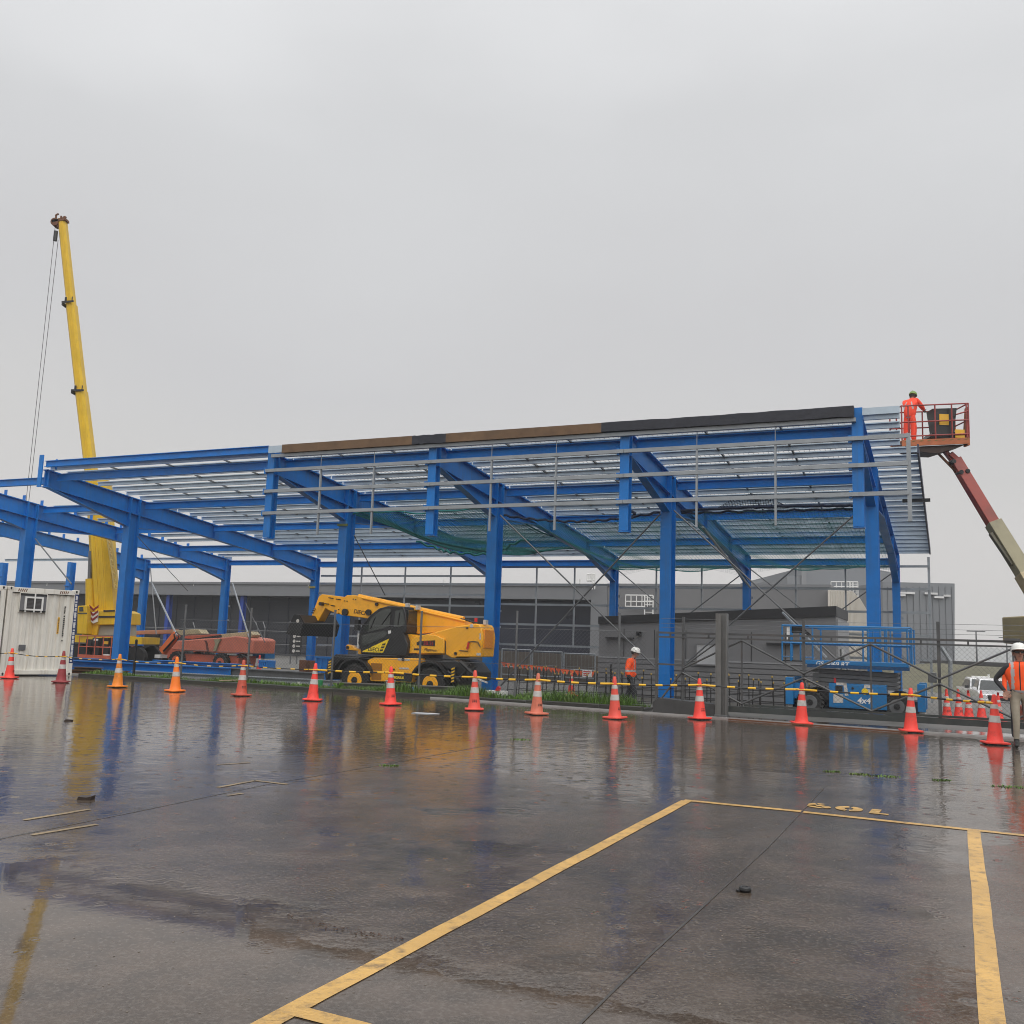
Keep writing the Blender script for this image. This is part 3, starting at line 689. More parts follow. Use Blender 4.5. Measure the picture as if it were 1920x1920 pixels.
# front girts, hangers
for z in (7.04,6.335,5.59):
    for X0,X1 in ((-18.85,-12.47),(-12.46,-6.24),(-6.23,-.002),(.0,1.2)):
        b=MB(); b.box(X0,X1,-4.79,-4.775,z-.052,z+.052); b.box(X0,X1,-4.775,-4.70,z+.04,z+.052); b.box(X0,X1,-4.775,-4.70,z-.052,z-.04); b.build('front_girt',GALV,sb)
for X in (-16.6,-14.55,-10.39,-8.30,-4.15,-2.05):
    b=MB(); b.box(X-.027,X+.027,-4.77,-4.70,4.83,6.98); b.cyl((X,-4.76,6.98),(X,-4.76,7.5),.012,n=5); b.build('girt_hanger',GALV,sb)
b=MB(); b.box(1.16,1.26,-4.77,-4.70,4.87,7.1); b.build('girt_hanger',GALV,sb)
# back wall girts and mullions
def backz(px,py): return pw(px,py,13.55)[1]
for py in (1062,1105,1149,1193,1238):
    z=backz(1741,py); b=MB(); b.box(FX['C']+.2,1.30,13.52,13.56,z-.05,z+.05); b.box(FX['C']+.2,1.30,13.56,13.62,z+.04,z+.05); b.build('rear_girt',GALV,sb)
for py in (1063,1096,1134,1172,1211):
    z=backz(1040,py); b=MB(); b.box(FX['B']+.2,FX['C']+.18,13.52,13.56,z-.05,z+.05); b.build('rear_girt',GALV,sb)
for py in (1062,1080,1095,1114,1134,1154,1176,1196,1215):
    z=backz(760,py); b=MB(); b.box(FX['A']+.2,FX['B']+.18,13.52,13.56,z-.05,z+.05); b.build('rear_girt',GALV,sb)
for px,yb in ((679,1250),(760.6,1250),(846,1225),(1007,1213),(1078,1213),(1231,1145),(1316,1145),(1492,1180),(1585,1180)):
    x,zt=pw(px,1062,13.66); _,zb=pw(px,yb,13.66); b=MB(); b.box(x-.035,x+.035,13.63,13.70,zb,zt); b.build('mullion',GALV,sb)
b=MB(); x=1.27; b.box(x-.05,x+.05,13.63,13.72,ZG,5.75); b.build('mullion',GALV,sb)
# braces: X rods in two bays of each row, temporary props, guy ropes
def rod(p,q,r=.028,m=GALVD,name='cross_brace'):
    b=MB(); b.cyl(p,q,r,n=6); b.build(name,m,sb)
rod((FX['C']+.2,-.05,6.0),(FX['D']-.3,-.05,.9)); rod((FX['D']-.2,.05,6.0),(FX['C']+.4,.05,.1))
rod((FX['D']+.2,-.05,6.0),(FX['E']-.3,-.05,.7)); rod((FX['E']-.2,.05,6.0),(FX['D']+.5,.05,1.0))
rod((FX['C']+.2,13.1,5.2),(FX['D']-.2,13.1,.6)); rod((FX['D']-.2,13.2,5.0),(FX['C']+.3,13.2,.6)); rod((FX['D']+.2,13.1,5.2),(FX['E']-.2,13.1,.6)); rod((FX['E']-.2,13.2,5.0),(FX['D']+.3,13.2,.6))
rod((FX['D']+.3,3.5,5.9),(FX['D']+.28,12.6,4.35),.05,GALV,'loose_strut')
def prop(p0,w0_,p1,w1_,r,m=GALV):
    a=pw(*p0,w0_); c=pw(*p1,w1_); rod((a[0],w0_,a[1]),(c[0],w1_,c[1]),r,m,'temporary_prop')
prop((284,1092),12.9,(332,1192),7,.055); prop((436,1094),12.9,(467,1195),7,.045); prop((282,1065),12.9,(293,1190),7,.03,GALVD)
prop((66,1010),-.3,(134,1095),-3.5,.03,GALVD); prop((258,1006),-.3,(352,1108),8,.015,GALVD); prop((664,1004),-.3,(722,1116),4,.02,GALVD); prop((1468,1149),5.0-.4,(1551,1235),-1.5,.045); prop((497,1205),5,(460,1130),5,.02,GALVD)
# pack of timber lashed under column B's knee, webbing strap
b=MB(); b.box(FX['B']-.22,FX['B']+.22,-.34,-.28,5.72,5.80); b.build('strap',mat('faded green webbing',(.16,.2,.06),.8,.2),sb)
b=MB(); b.box(FX['A']-.2,FX['A']+.2,13.02,13.06,4.2,4.3); b.build('strap',mat('faded yellow webbing',(.4,.35,.1),.8,.2),sb)
# ---------------------------------------------------------------- safety meshes and nets
def netgrid(name,m,fn,nu,nv,r,parent=None,sub=1):
    b=MB()
    for i in range(nu+1):
        pts=[fn(i/nu,j/(nv*sub)) for j in range(nv*sub+1)]
        b.tube_strip(pts,r) if hasattr(b,'tube_strip') else strip_tube(b,pts,r)
    for j in range(nv+1):
        strip_tube(b,[fn(i/(nu*sub),j/nv) for i in range(nu*sub+1)],r)
    return b.build(name,m,parent,smooth=False)
def strip_tube(b,pts,r,n=3):
    vs=[]
    for i,p in enumerate(pts):
        p=Vector(p); d=(Vector(pts[min(i+1,len(pts)-1)])-Vector(pts[max(i-1,0)])).normalized(); up=Vector((0,0,1)) if abs(d.z)<.9 else Vector((1,0,0)); x=d.cross(up).normalized(); y=x.cross(d)
        for k in range(n): a=2*math.pi*k/n; vs.append(p+x*r*math.cos(a)+y*r*math.sin(a))
    fs=[(i*n+k,i*n+(k+1)%n,(i+1)*n+(k+1)%n,(i+1)*n+k) for i in range(len(pts)-1) for k in range(n)]
    b.add(vs,fs)
def roofmesh(X0,X1,w0,w1,su,sv,r):
    b=MB(); x=X0
    nseg=int((w1-w0)/.92)+1
    while x<=X1:
        pts=[]
        for i in range(nseg*2+1):
            w=w0+(w1-w0)*i/(nseg*2); pts.append((x,w,rz(w)+.305-(.03 if i%2 else 0)))
        strip_tube(b,pts,r); x+=su
    w=w0
    while w<=w1: strip_tube(b,[(X0,w,rz(w)+.30),((X0+X1)/2,w,rz(w)+.29),(X1,w,rz(w)+.30)],r); w+=sv
    return b
roofmesh(-18.6,-.1,-4.2,13.3,.15,.30,.006).build('roof_safety_mesh',NETW,sb,smooth=False)
def sag(X0,X1,w0,w1,z0,z1,d,ph=0.):
    def fn(u,v):
        x=X0+(X1-X0)*u; w=w0+(w1-w0)*v; z=z0+(z1-z0)*v
        s=4*u*(1-u)*(1-(2*v-1)**4)
        return (x,w,z-d*s+.05*math.sin(9*u+5*v+ph)+.03*math.sin(23*u-11*v))
    return fn
n=thing('safety_net','teal safety net sagging under the roof between the two middle blue columns','safety net',((FX['B']+FX['C'])/2,4,5.8))
netgrid('net_panel',NETT,sag(FX['B']+.1,FX['C']-.1,.2,8.8,6.25,5.75,.6),66,86,.0085,n)
b=MB(); f_=sag(FX['B']+.1,FX['C']-.1,.2,8.8,6.25,5.75,.6)
for v in (0,1): strip_tube(b,[f_(i/30,v) for i in range(31)],.03,5)
for u in (0,1): strip_tube(b,[f_(u,i/30) for i in range(31)],.03,5)
strip_tube(b,[(FX['B']+.6+5.2*i/40,4.2+.4*math.sin(i*.3),5.62-.55*math.sin(math.pi*i/40)+.05*math.sin(i*1.7)) for i in range(41)],.05,6)
b.build('border_rope',NETT,n)
n=thing('safety_net','blue-green safety net slung below the rafter between middle and fourth columns','safety net',((FX['C']+FX['D'])/2,6,5.8))
netgrid('net_panel',NETT,sag(FX['C']+.1,FX['D']-.1,2.6,13.0,6.15,5.15,.32,1.),52,80,.005,n)
b=MB(); strip_tube(b,[(FX['C']+.1+6*i/40,.35,6.05-.28*math.sin(math.pi*i/40)+.03*math.sin(i*1.9)) for i in range(41)],.045,6)
for k in range(3): strip_tube(b,[(FX['D']-1.4+.12*math.cos(i*.7+k),.4+.05*k,5.98+.1*math.sin(i*.7+k)) for i in range(10)],.05,5)
b.build('border_rope',NETD,n)
n=thing('safety_net','dark bunched net hanging along the blue beam in the right bay','safety net',(-3,1,6.2))
netgrid('net_panel',NETT,sag(FX['D']+.1,-.1,1.2,13.0,6.1,5.2,.28,2.),52,80,.0045,n)
b=MB(); q=random.Random(4)
strip_tube(b,[(FX['D']+.1+6*i/60,1.2,6.17+.05*math.sin(math.pi*i/60)+q.uniform(-.012,.012)) for i in range(61)],.05,6)
strip_tube(b,[(FX['D']+.1+6*i/60,1.3,6.10+.02*math.sin(i*.9)+q.uniform(-.012,.012)) for i in range(61)],.04,6)
b.build('bunched_net',NETD,n)
netgrid('net_hump',NETD,lambda u,v:(-4.9+2.2*u,1.3+.5*v,6.25+.42*math.sin(math.pi*u)*(1-v)),26,8,.008,n)
n=thing('safety_net','pale net sagging below the rear eave beyond the fourth column','safety net',(-8,13.4,5.2))
def sagback(X0,X1,d): return lambda u,v:(X0+(X1-X0)*u,13.38,5.42-v*d*abs(2*u-1)**1.5-.02)
netgrid('net_panel',NETW,sagback(FX['C']+.2,FX['D']-.2,.5),60,6,.0025,n); netgrid('net_panel',NETW,sagback(FX['D']+.2,-.2,.35),60,6,.0025,n)
# ---------------------------------------------------------------- steel lying on the ground
def px_ground_beam(label,p,q,w,dep,fw,m,grp):
    a=pw(*p,w); c=pw(*q,w); b=MB(); b.ibeam((a[0],w,a[1]-dep/2),(c[0],w,c[1]-dep/2),(0,0,1),dep,fw,.03,.02)
    return tag(b.build('steel_beam',m),label,'steel beam',group=grp)
px_ground_beam('blue steel beam lying behind the container corner, rear one of the ground stack',(60,1229),(300,1241),-2.2,.34,.25,BLUE2,'steel beams lying on the ground')
px_ground_beam('long blue steel beam lying in front of the orange lifts, lowest of the ground stack',(120,1237),(433,1252),-3.4,.36,.28,BLUE2,'steel beams lying on the ground')
px_ground_beam('blue steel beam beneath the orange lift wheels, middle of the ground stack',(290,1237),(470,1246),-1.2,.30,.24,BLUE2,'steel beams lying on the ground')
px_ground_beam('grey steel channel lying on the ground between blue beams and telehandler',(433,1252),(608,1262),-3.3,.30,.22,GALVD,'steel beams lying on the ground')
px_ground_beam('long pale grey steel channel at the edge of the grass in front of the other beams',(250,1257),(640,1276),-4.2,.14,.2,GALV,'steel beams lying on the ground')
px_ground_beam('dark timber bearer lying by the grass behind the maroon cone',(136,1256),(240,1258),-3.7,.12,.2,RUST,'steel beams lying on the ground')
px_ground_beam('grey timber bearer beside the container corner near the grass',(140,1250),(190,1252),-4.1,.12,.2,TIMB,'steel beams lying on the ground')
px_ground_beam('grey concrete edging strip behind the grass under the telehandler front wheel',(628,1279),(850,1287),-4.9,.25,.2,CONC,'steel beams lying on the ground')
def crate(label,px0,px1,py0,py1,w,dep,m,lid=None):
    x0,z1=pw(px0,py0,w); x1,z0=pw(px1,py1,w); t=thing('site_crate',label,'crate',((x0+x1)/2,w+dep/2,z0))
    b=MB(); b.box(x0,x1,w,w+.04,z0,z1); b.box(x0,x1,w+dep-.04,w+dep,z0,z1); b.box(x0,x0+.04,w+.04,w+dep-.04,z0,z1); b.box(x1-.04,x1,w+.04,w+dep-.04,z0,z1); b.box(x0,x1,w,w+dep,z0-.03,z0); b.build('shell',m,t,bevel=.01)
    b=MB(); n=4
    for k in range(n+1): xx=x0+(x1-x0)*k/n; b.box(xx-.03,xx+.03,w-.03,w,z0,z1)
    b.box(x0-.03,x1+.03,w-.05,w,z1-.06,z1+.01); b.build('ribs',m,t); 
    return t
crate('blue steel crate standing between the blue column and the telehandler front wheel',594,630,1231,1276,-1.3,1.2,BLUE2)
crate('small blue plastic bin beside the little orange cone, behind the grass',487,500,1238,1252,4,.6,BLUE2)
crate('blue equipment cabinet right of the orange lift tail',476,496,1217,1234,9,.8,SBLUE)
# brown timber block under the column
x,z=pw(578,1250,9); b=MB(); b.box(x-.55,x-.15,9,9.4,ZG,z+.3); b.box(x+.1,x+.4,9,9.4,ZG,z+.3); tag(b.build('timber_block',RUST),'brown timber blocks standing at the foot of the rear blue column','timber')
# rear security fence with bent tops behind the lifts
t=thing('security_fence','dark chain link security fence with bent top posts behind the orange lifts','fence',(-40,24,ZG))
for px in (230,348,365,420,483,497,548,560):
    x,z=pw(px,1178,24); b=MB(); b.cyl((x,24,ZG),(x,24,z),.045); b.cyl((x,24,z),(x-.3,24.1,z+.45),.04); b.build('post',GALVD,t)
b=MB()
xa=pw(225,1176,24)[0]; xb=pw(612,1190,24)[0]
for z in (pw(300,1177,24)[1],pw(300,1200,24)[1]): b.cyl((xa,24,z),(xb,24,z),.03)
b.build('rail',GALVD,t)
for px,py,lab in ((505,1213,'white site safety sign hanging on the rear fence'),):
    x,z=pw(px,py,23.9); s=MB(); s.box(x-.32,x+.32,23.88,23.92,z-.28,z+.28); t=s.build('safety_sign',WHITE); tag(t,lab,'sign'); b=MB()
    for k in range(2): b.box(x-.22,x+.2,23.865,23.88,z+.1-k*.24,z+.18-k*.24)
    b.build('lettering',BLACK,t)
x,z=pw(554,1207,23.9); s=MB(); s.box(x-.5,x+.5,23.88,23.92,z-.75,z+.75); t=s.build('hazard_board',BLACK); tag(t,'dark site hazard board with white pictograms left of the rear column','sign'); b=MB()
for k in range(4): b.lathe([(.12,0),(.12,.01)],(x-.1,23.86,z+.5-k*.33),10,'y'); b.box(x+.08,x+.4,23.865,23.88,z+.46-k*.33,z+.54-k*.33)
b.build('pictograms',RETRO,t)
# ---------------------------------------------------------------- thin rain haze
b=MB(); b.box(-520,520,-905,805,-4.0,45); hz=b.build('haze',MATS['white paint'],smooth=False); hz['kind']='stuff'
hm=bpy.data.materials.new('rain haze'); hm.use_nodes=True; t=hm.node_tree; t.nodes.clear(); o_=N(t,'ShaderNodeOutputMaterial'); pv=N(t,'ShaderNodeVolumePrincipled'); pv.inputs['Color'].default_value=(.9,.92,.94,1); pv.inputs['Density'].default_value=.0008; pv.inputs['Anisotropy'].default_value=.2
t.links.new(pv.outputs[0],o_.inputs['Volume']); hz.data.materials[0]=hm
# ---------------------------------------------------------------- telehandler
def r7(x,y): return (520+x/4.364,1080+y/4.364)
def t7(pts,w): return [pw(*r7(*p),w) for p in pts]
def wheel(name,parent,X,w,z,r,rim,wd,near=-1,rimm=TYEL,lug=True):
    b=MB(); n=28
    b.lathe([(rim*1.02,-wd*.42),(r*.86,-wd*.5),(r*.97,-wd*.40),(r,-wd*.2),(r,wd*.2),(r*.97,wd*.40),(r*.86,wd*.5),(rim*1.02,wd*.42)],(X,w,z),n,'y')
    if lug:
        for k in range(18):
            for s in (-1,1):
                a=2*math.pi*(k+.25*s)/18; c,s_=math.cos(a),math.sin(a); p=Vector((X+c*r,w+s*wd*.08,z+s_*r)); a2=a+.16; q=Vector((X+math.cos(a2)*r*.985,w+s*wd*.46,z+math.sin(a2)*r*.985)); b.beam(p,q,.07,.05,(c,0,s_))
    t=b.build(name,RUBBER,parent)
    b=MB(); b.lathe([(rim,-wd*.43),(rim*.9,-wd*.45),(rim*.82,-wd*.25),(rim*.5,-wd*.20),(rim*.48,-wd*.30),(rim*.2,-wd*.32)],(X,w,z),24,'y')
    b.lathe([(rim,wd*.43),(rim*.2,wd*.3)],(X,w,z),16,'y'); b.build('rim',rimm,t)
    b=MB(); b.lathe([(rim*.46,-wd*.34),(rim*.40,-wd*.46),(rim*.2,-wd*.5)],(X,w,z),14,'y')
    for k in range(8): a=2*math.pi*k/8; b.cyl((X+rim*.34*math.cos(a),w-wd*.44,z+rim*.34*math.sin(a)),(X+rim*.34*math.cos(a),w-wd*.52,z+rim*.34*math.sin(a)),.02,n=6)
    b.build('hub',BLACK,t); return t
T=thing('telehandler','yellow rotating telehandler with black cab and raised boom facing left behind the cones','telehandler',(-14,-3.2,ZG))
WN=-4.15
# boom
b=MB(); p=t7([(556,172),(575,158),(640,158),(985,238),(1540,366),(1545,440),(1160,475),(745,348),(530,320),(500,300)],-3.3); b.prism(p,-3.35,-2.75)
p2=t7([(690,172),(985,232),(1200,285),(1540,362),(1540,378),(985,252),(690,186)],-3.37); b.prism(p2,-3.40,-3.35); boom=b.build('boom',TYEL,T,bevel=.02)
b=MB(); p=t7([(372,150),(556,172),(505,300),(500,312),(420,278),(400,262),(340,372),(290,405),(268,378),(345,170)],-3.2); b.prism(p,-3.25,-2.85); b.build('boom_head',TYEL,boom,bevel=.015)
b=MB(); a=t7([(640,180)],-3.3)[0]; c=t7([(1500,372)],-3.3)[0]; b.cyl((a[0],-3.1,a[1]+.06),(c[0],-3.1,c[1]+.08),.09,n=12); b.build('extension_cylinder',TYEL,boom)
b=MB()
for x,y,r in ((560,296,.115),(752,298,.10),(818,232,.05),(360,228,.06)):
    X,z=pw(*r7(x,y),-3.35); b.cyl((X,-3.43,z),(X,-2.7,z),r,n=16)
for x,y in ((437,180),(455,183),(497,190),(515,193),(566,205),(585,207),(405,228),(420,230),(455,242),(470,245),(515,275),(312,270),(303,285),(297,302),(636,190),(655,195)):
    X,z=pw(*r7(x,y),-3.26); b.cyl((X,-3.38,z),(X,-3.2,z),.017,n=8)
b.build('pivot_pins',BLACK,boom)
X,z=pw(*r7(672,297),-3.36); text('maker_lettering','DIECI',.19,facing(X,-3.362,z,R(8)),BLACK,boom,.006,.0,.1)
# bucket
bk=t7([(156,322),(196,326),(232,392),(208,482),(96,470),(108,428)],-4.0)
b=MB(); b.prism(bk,-4.15,-4.11); b.prism(bk,-2.09,-2.05)
for a,c in zip(bk[1:],bk[2:]+bk[:1]):
    if (a,c)==(bk[4],bk[5]): continue
    b.beam((a[0],-4.11,a[1]),(c[0],-4.11,c[1]),.001,.001)
q=bk; 
def sheet(b,a,c,y0,y1,t=.03):
    d=Vector((c[0]-a[0],0,c[1]-a[1])); n=Vector((-d.z,0,d.x)).normalized()*t
    b.add([(a[0],y0,a[1]),(c[0],y0,c[1]),(c[0],y1,c[1]),(a[0],y1,a[1]),(a[0]+n.x,y0,a[1]+n.z),(c[0]+n.x,y0,c[1]+n.z),(c[0]+n.x,y1,c[1]+n.z),(a[0]+n.x,y1,a[1]+n.z)],[(0,1,2,3),(4,7,6,5),(0,4,5,1),(2,6,7,3),(1,5,6,2),(0,3,7,4)])
for i in (0,1,2,3): sheet(b,q[i],q[i+1],-4.11,-2.09)
b.v=b.v; buck=b.build('bucket',BLACK,T)
b=MB(); 
for k in range(7): y=-4.0+k*.33; X,z=q[4]; b.box(X-.08,X+.06,y-.05,y+.05,z-.02,z+.02)
b.build('teeth',BLACK,buck)
b=MB(); a=t7([(205,370)],-3.9)[0]; b.cyl((a[0],-4.16,a[1]),(a[0],-4.10,a[1]),.06,n=10); b.build('marker',RETRO,buck)
b=MB(); p=t7([(262,350),(300,395),(340,380),(395,300),(370,295),(330,350),(300,360)],-3.0); b.prism(p,-3.0,-2.7); b.build('tilt_linkage',BLACK,T)
# turret / superstructure
b=MB(); p=t7([(1032,465),(1180,492),(1480,412),(1630,390),(1662,396),(1678,420),(1690,500),(1674,663),(1480,663),(1460,675),(1430,668),(1390,645),(1060,640),(1072,560)],-3.7)
b.prism(p,-3.78,-2.86); tur=b.build('turret_body',TYEL,T,bevel=.03)
b=MB(); p=t7([(1075,632),(1098,522),(1130,500),(1225,478),(1305,486),(1372,516),(1370,636)],-3.8); b.prism(p,-3.86,-3.78); cov=b.build('engine_cover',mat('telehandler cover yellow',(.88,.42,.01),.3,.05,1,coat=.4),T,bevel=.02)
b=MB(); p=t7([(1140,545),(1160,532),(1292,526),(1290,575),(1142,567)],-3.86); b.prism(p,-3.868,-3.86); b.build('black_decal',BLACK,cov)
X,z=pw(*r7(1238,553),-3.87); text('model_lettering','50.21',.17,facing(X,-3.871,z),REDD,cov,.004,.0)
X,z=pw(*r7(1250,604),-3.87); text('name_lettering','Pegasus',.12,facing(X,-3.866,z,R(3)),BLACK,cov,.004,.001,.35,sx=1.2)
b=MB(); p=t7([(1118,592),(1160,592),(1158,608),(1118,606)],-3.86); b.prism(p,-3.868,-3.86); b.build('black_badge',BLACK,cov)
b=MB()
x_=pw(*r7(1684,500),-3.7)[0]; zz0=pw(*r7(1690,590),-3.7)[1]; zz1=pw(*r7(1690,440),-3.7)[1]; b.box(x_-.02,x_+.035,-3.66,-3.02,zz0,zz1)
b.build('counterweight_panel',mat('orange yellow panel',(.78,.26,.01),.35,.06,1,coat=.3),tur,bevel=.01)
b=MB()
for x,y,r in ((1460,634,.045),(1555,425,.03),(1352,553,.02),(1350,612,.02)): X,z=pw(*r7(x,y),-3.79); b.cyl((X,-3.83,z),(X,-3.77,z),r,n=10)
for a_,c_ in (((1490,610),(1560,615)),((1600,535),(1640,540)),((1640,540),(1660,580)),((1560,540),(1600,535)),((1560,600),(1570,540)),((1375,530),(1375,645))):
    A=pw(*r7(*a_),-3.8); C=pw(*r7(*c_),-3.8); b.cyl((A[0],-3.80,A[1]),(C[0],-3.80,C[1]),.014,n=6)
b.build('fittings',BLACK,tur)
b=MB(); A=pw(*r7(1570,545),-3.8); C=pw(*r7(1558,600),-3.8); b.cyl((A[0],-3.84,A[1]),(C[0],-3.84,C[1]),.035,n=8); b.build('extinguisher',REDD,tur)
b=MB(); b.prism(t7([(1630,628),(1664,630),(1663,652),(1630,650)],-3.79),-3.79,-3.78); b.prism(t7([(1655,470),(1666,470),(1664,520),(1653,520)],-3.79),-3.79,-3.78); b.build('stickers',RETRO,tur)
b=MB(); A=pw(*r7(1600,410),-3.7); b.lathe([(.06,0),(.06,.02)],(A[0],-3.79,A[1]),12,'y'); b.build('reflector',RETRO,tur)
# hoses and lamps on the boom rear
b=MB(); pts=[pw(*r7(*p),-3.2) for p in [(1500,395),(1490,372),(1515,352),(1560,362),(1610,378),(1660,388)]]; strip_tube(b,[(x,-3.3,z) for x,z in pts],.03,6); b.build('hydraulic_hose',BLACK,T)
b=MB(); A=pw(*r7(1625,365),-3.0); b.cyl((A[0],-3.0,A[1]-.1),(A[0],-3.0,A[1]+.08),.05,n=8); b.build('beacon',REDD,T)
b=MB()
for x,y in ((1708,378),(1155,258),(1070,240)): A=pw(*r7(x,y),-3.4); b.box(A[0]-.05,A[0]+.05,-3.5,-3.35,A[1]-.07,A[1]+.07)
b.build('work_lamp',RETRO,T)
# cab
b=MB(); p=t7([(690,640),(680,600),(662,545),(680,450),(695,400),(762,318),(832,266),(905,246),(1035,250),(1052,300),(1060,440),(1052,466),(1032,468),(1070,560),(1058,655)],-4.0)
b.prism(p,-4.02,-2.98); cab=b.build('cab',BLACK,T,bevel=.03)
for nm,pts in (('windscreen_glass',[(705,430),(780,335),(845,285),(905,265),(930,268),(920,408),(860,430),(745,458)]),('door_lower_glass',[(690,485),(735,475),(880,450),(900,470),(880,500),(705,575),(692,540)]),('side_window',[(965,285),(1028,275),(1046,390),(1000,420),(955,416)])):
    b=MB(); b.prism(t7(pts,-4.03),-4.032,-4.02); b.build(nm,GLASS,cab)
b=MB()
for a_,c_ in (((855,395),(925,300)),((800,340),(760,430)),((1000,300),(985,400))): 
    A=pw(*r7(*a_),-4.04); C=pw(*r7(*c_),-4.04); b.cyl((A[0],-4.035,A[1]),(C[0],-4.035,C[1]),.02,n=5)
b.build('handrails',BLACK,cab)
x_=pw(*r7(1056,350),-4.0)[0]; zz0=pw(*r7(1056,395),-4.0)[1]; zz1=pw(*r7(1050,275),-4.0)[1]; b=MB(); b.prism([(-3.9,zz0),(-3.1,zz0),(-3.1,zz1),(-3.9,zz1)],x_-.05,x_+.012,'x'); b.build('rear_window',GLASS,cab)
b=MB(); b.prism(t7([(696,615),(915,512),(865,627),(700,622)],-4.03),-4.03,-4.02); dc=b.build('door_decal',TYEL2,cab)
X,z=pw(*r7(786,602),-4.03); text('maker_lettering','DIECI',.17,facing(X,-4.033,z),BLACK,dc,.004,.002,.1)
b=MB()
for x,y in ((872,560),(863,584),(852,608)): b.prism(t7([(x-12,y-7),(x+14,y-9),(x+10,y+6),(x-16,y+8)],-4.035),-4.036,-4.03)
b.build('decal_blocks',BLACK,dc)
b=MB(); b.prism(t7([(906,447),(928,445),(928,470),(906,472)],-4.03),-4.03,-4.02); b.build('sticker',WHITE,cab)
b=MB(); A=pw(*r7(672,390),-4.2); b.box(A[0]-.09,A[0]+.05,-4.35,-4.2,A[1]-.22,A[1]+.12); A2=pw(*r7(700,400),-4.0); b.cyl((A[0],-4.25,A[1]),(A2[0],-4.0,A2[1]),.02,n=6); b.build('mirror',BLACK,cab)
b=MB(); A=pw(*r7(665,470),-3.9); C=pw(*r7(660,590),-3.9); b.cyl((A[0],-3.9,A[1]),(C[0],-3.9,C[1]),.035,n=6); b.build('lamp_stalk',WHITE,T)
b=MB(); b.prism(t7([(565,575),(580,560),(615,570),(640,592),(692,600),(690,640),(670,640),(665,612),(600,606),(570,602)],-3.8),-3.85,-3.65); lk=b.build('front_lug',TYEL,T,bevel=.01)
b=MB(); A=pw(*r7(578,585),-3.85); b.cyl((A[0],-3.9,A[1]),(A[0],-3.6,A[1]),.05,n=12); b.build('lug_pin',BLACK,lk)
# carriage
b=MB(); zz=pw(*r7(1000,660),-3.5)[1]; x0=pw(*r7(470,700),-3.5)[0]; x1=pw(*r7(1640,700),-3.5)[0]
b.box(x0+.3,x1-.6,-3.6,-2.4,.05,zz); b.cyl((pw(*r7(1150,650),-3.2)[0],-3.1,zz-.02),(pw(*r7(1150,650),-3.2)[0],-3.1,zz+.25),.75,n=24); b.build('chassis',BLACK,T)
b=MB(); p=t7([(738,690),(790,668),(1160,675),(1164,700),(1150,742),(1108,790),(1104,872),(750,860),(756,790)],-4.0); b.prism(p,-4.02,-3.6); ss=b.build('side_tank',TYEL,T,bevel=.02)
b=MB()
b.prism(t7([(765,712),(858,716),(855,775),(765,770)],-4.03),-4.03,-4.02); b.prism(t7([(770,790),(850,792),(850,850),(770,850)],-4.03),-4.03,-4.02); b.build('step_shade_panel',mat('shadowed ochre step',(.30,.12,.006),.5,.1),ss)  # flat panels, the steps' shade put into their darker ochre colour
b=MB(); b.prism(t7([(955,795),(1108,800),(1098,866),(950,858)],-4.03),-4.05,-4.02); b.build('tool_box',BLACK,ss)
X,z=pw(*r7(990,832),-4.05); text('name_lettering','PEGASUS',.10,facing(X,-4.052,z),TYEL2,ss,.004,.004)
b=MB(); b.prism(t7([(1000,748),(1070,750),(1080,765),(995,762)],-4.03),-4.03,-4.02); b.prism(t7([(985,672),(1085,678),(1083,695),(985,690)],-4.03),-4.03,-4.02); b.build('sticker',RETRO,ss)
b=MB(); A=pw(*r7(1030,682),-4.04); b.lathe([(.05,0),(.05,.02)],(A[0],-4.06,A[1]),10,'y'); A=pw(*r7(955,765),-4.04); b.lathe([(.03,0),(.03,.02)],(A[0],-4.06,A[1]),10,'y'); b.build('filler_cap',BLACK,ss)
RW=.52
fh=pw(*r7(630,815),-4.15); rh=pw(*r7(1248,862),-4.15)
fz=ZG+RW
for X in (fh[0],rh[0]):
    wheel('wheel',T,X,-3.95,fz,RW,.27,.42); wheel('wheel',T,X,-2.05,fz,RW,.27,.42)
for X in (fh[0],rh[0]):
    b=MB(); n=14; pts=[(X+.66*math.cos(a),fz+.10+.60*math.sin(a)) for a in [R(15+150*i/n) for i in range(n+1)]]; inn=[(X+.60*math.cos(a),fz+.10+.54*math.sin(a)) for a in [R(165-150*i/n) for i in range(n+1)]]
    b.prism(pts+inn,-4.22,-3.6); b.prism(pts+inn,-2.4,-1.8); b.build('mudguard',BLACK,T)
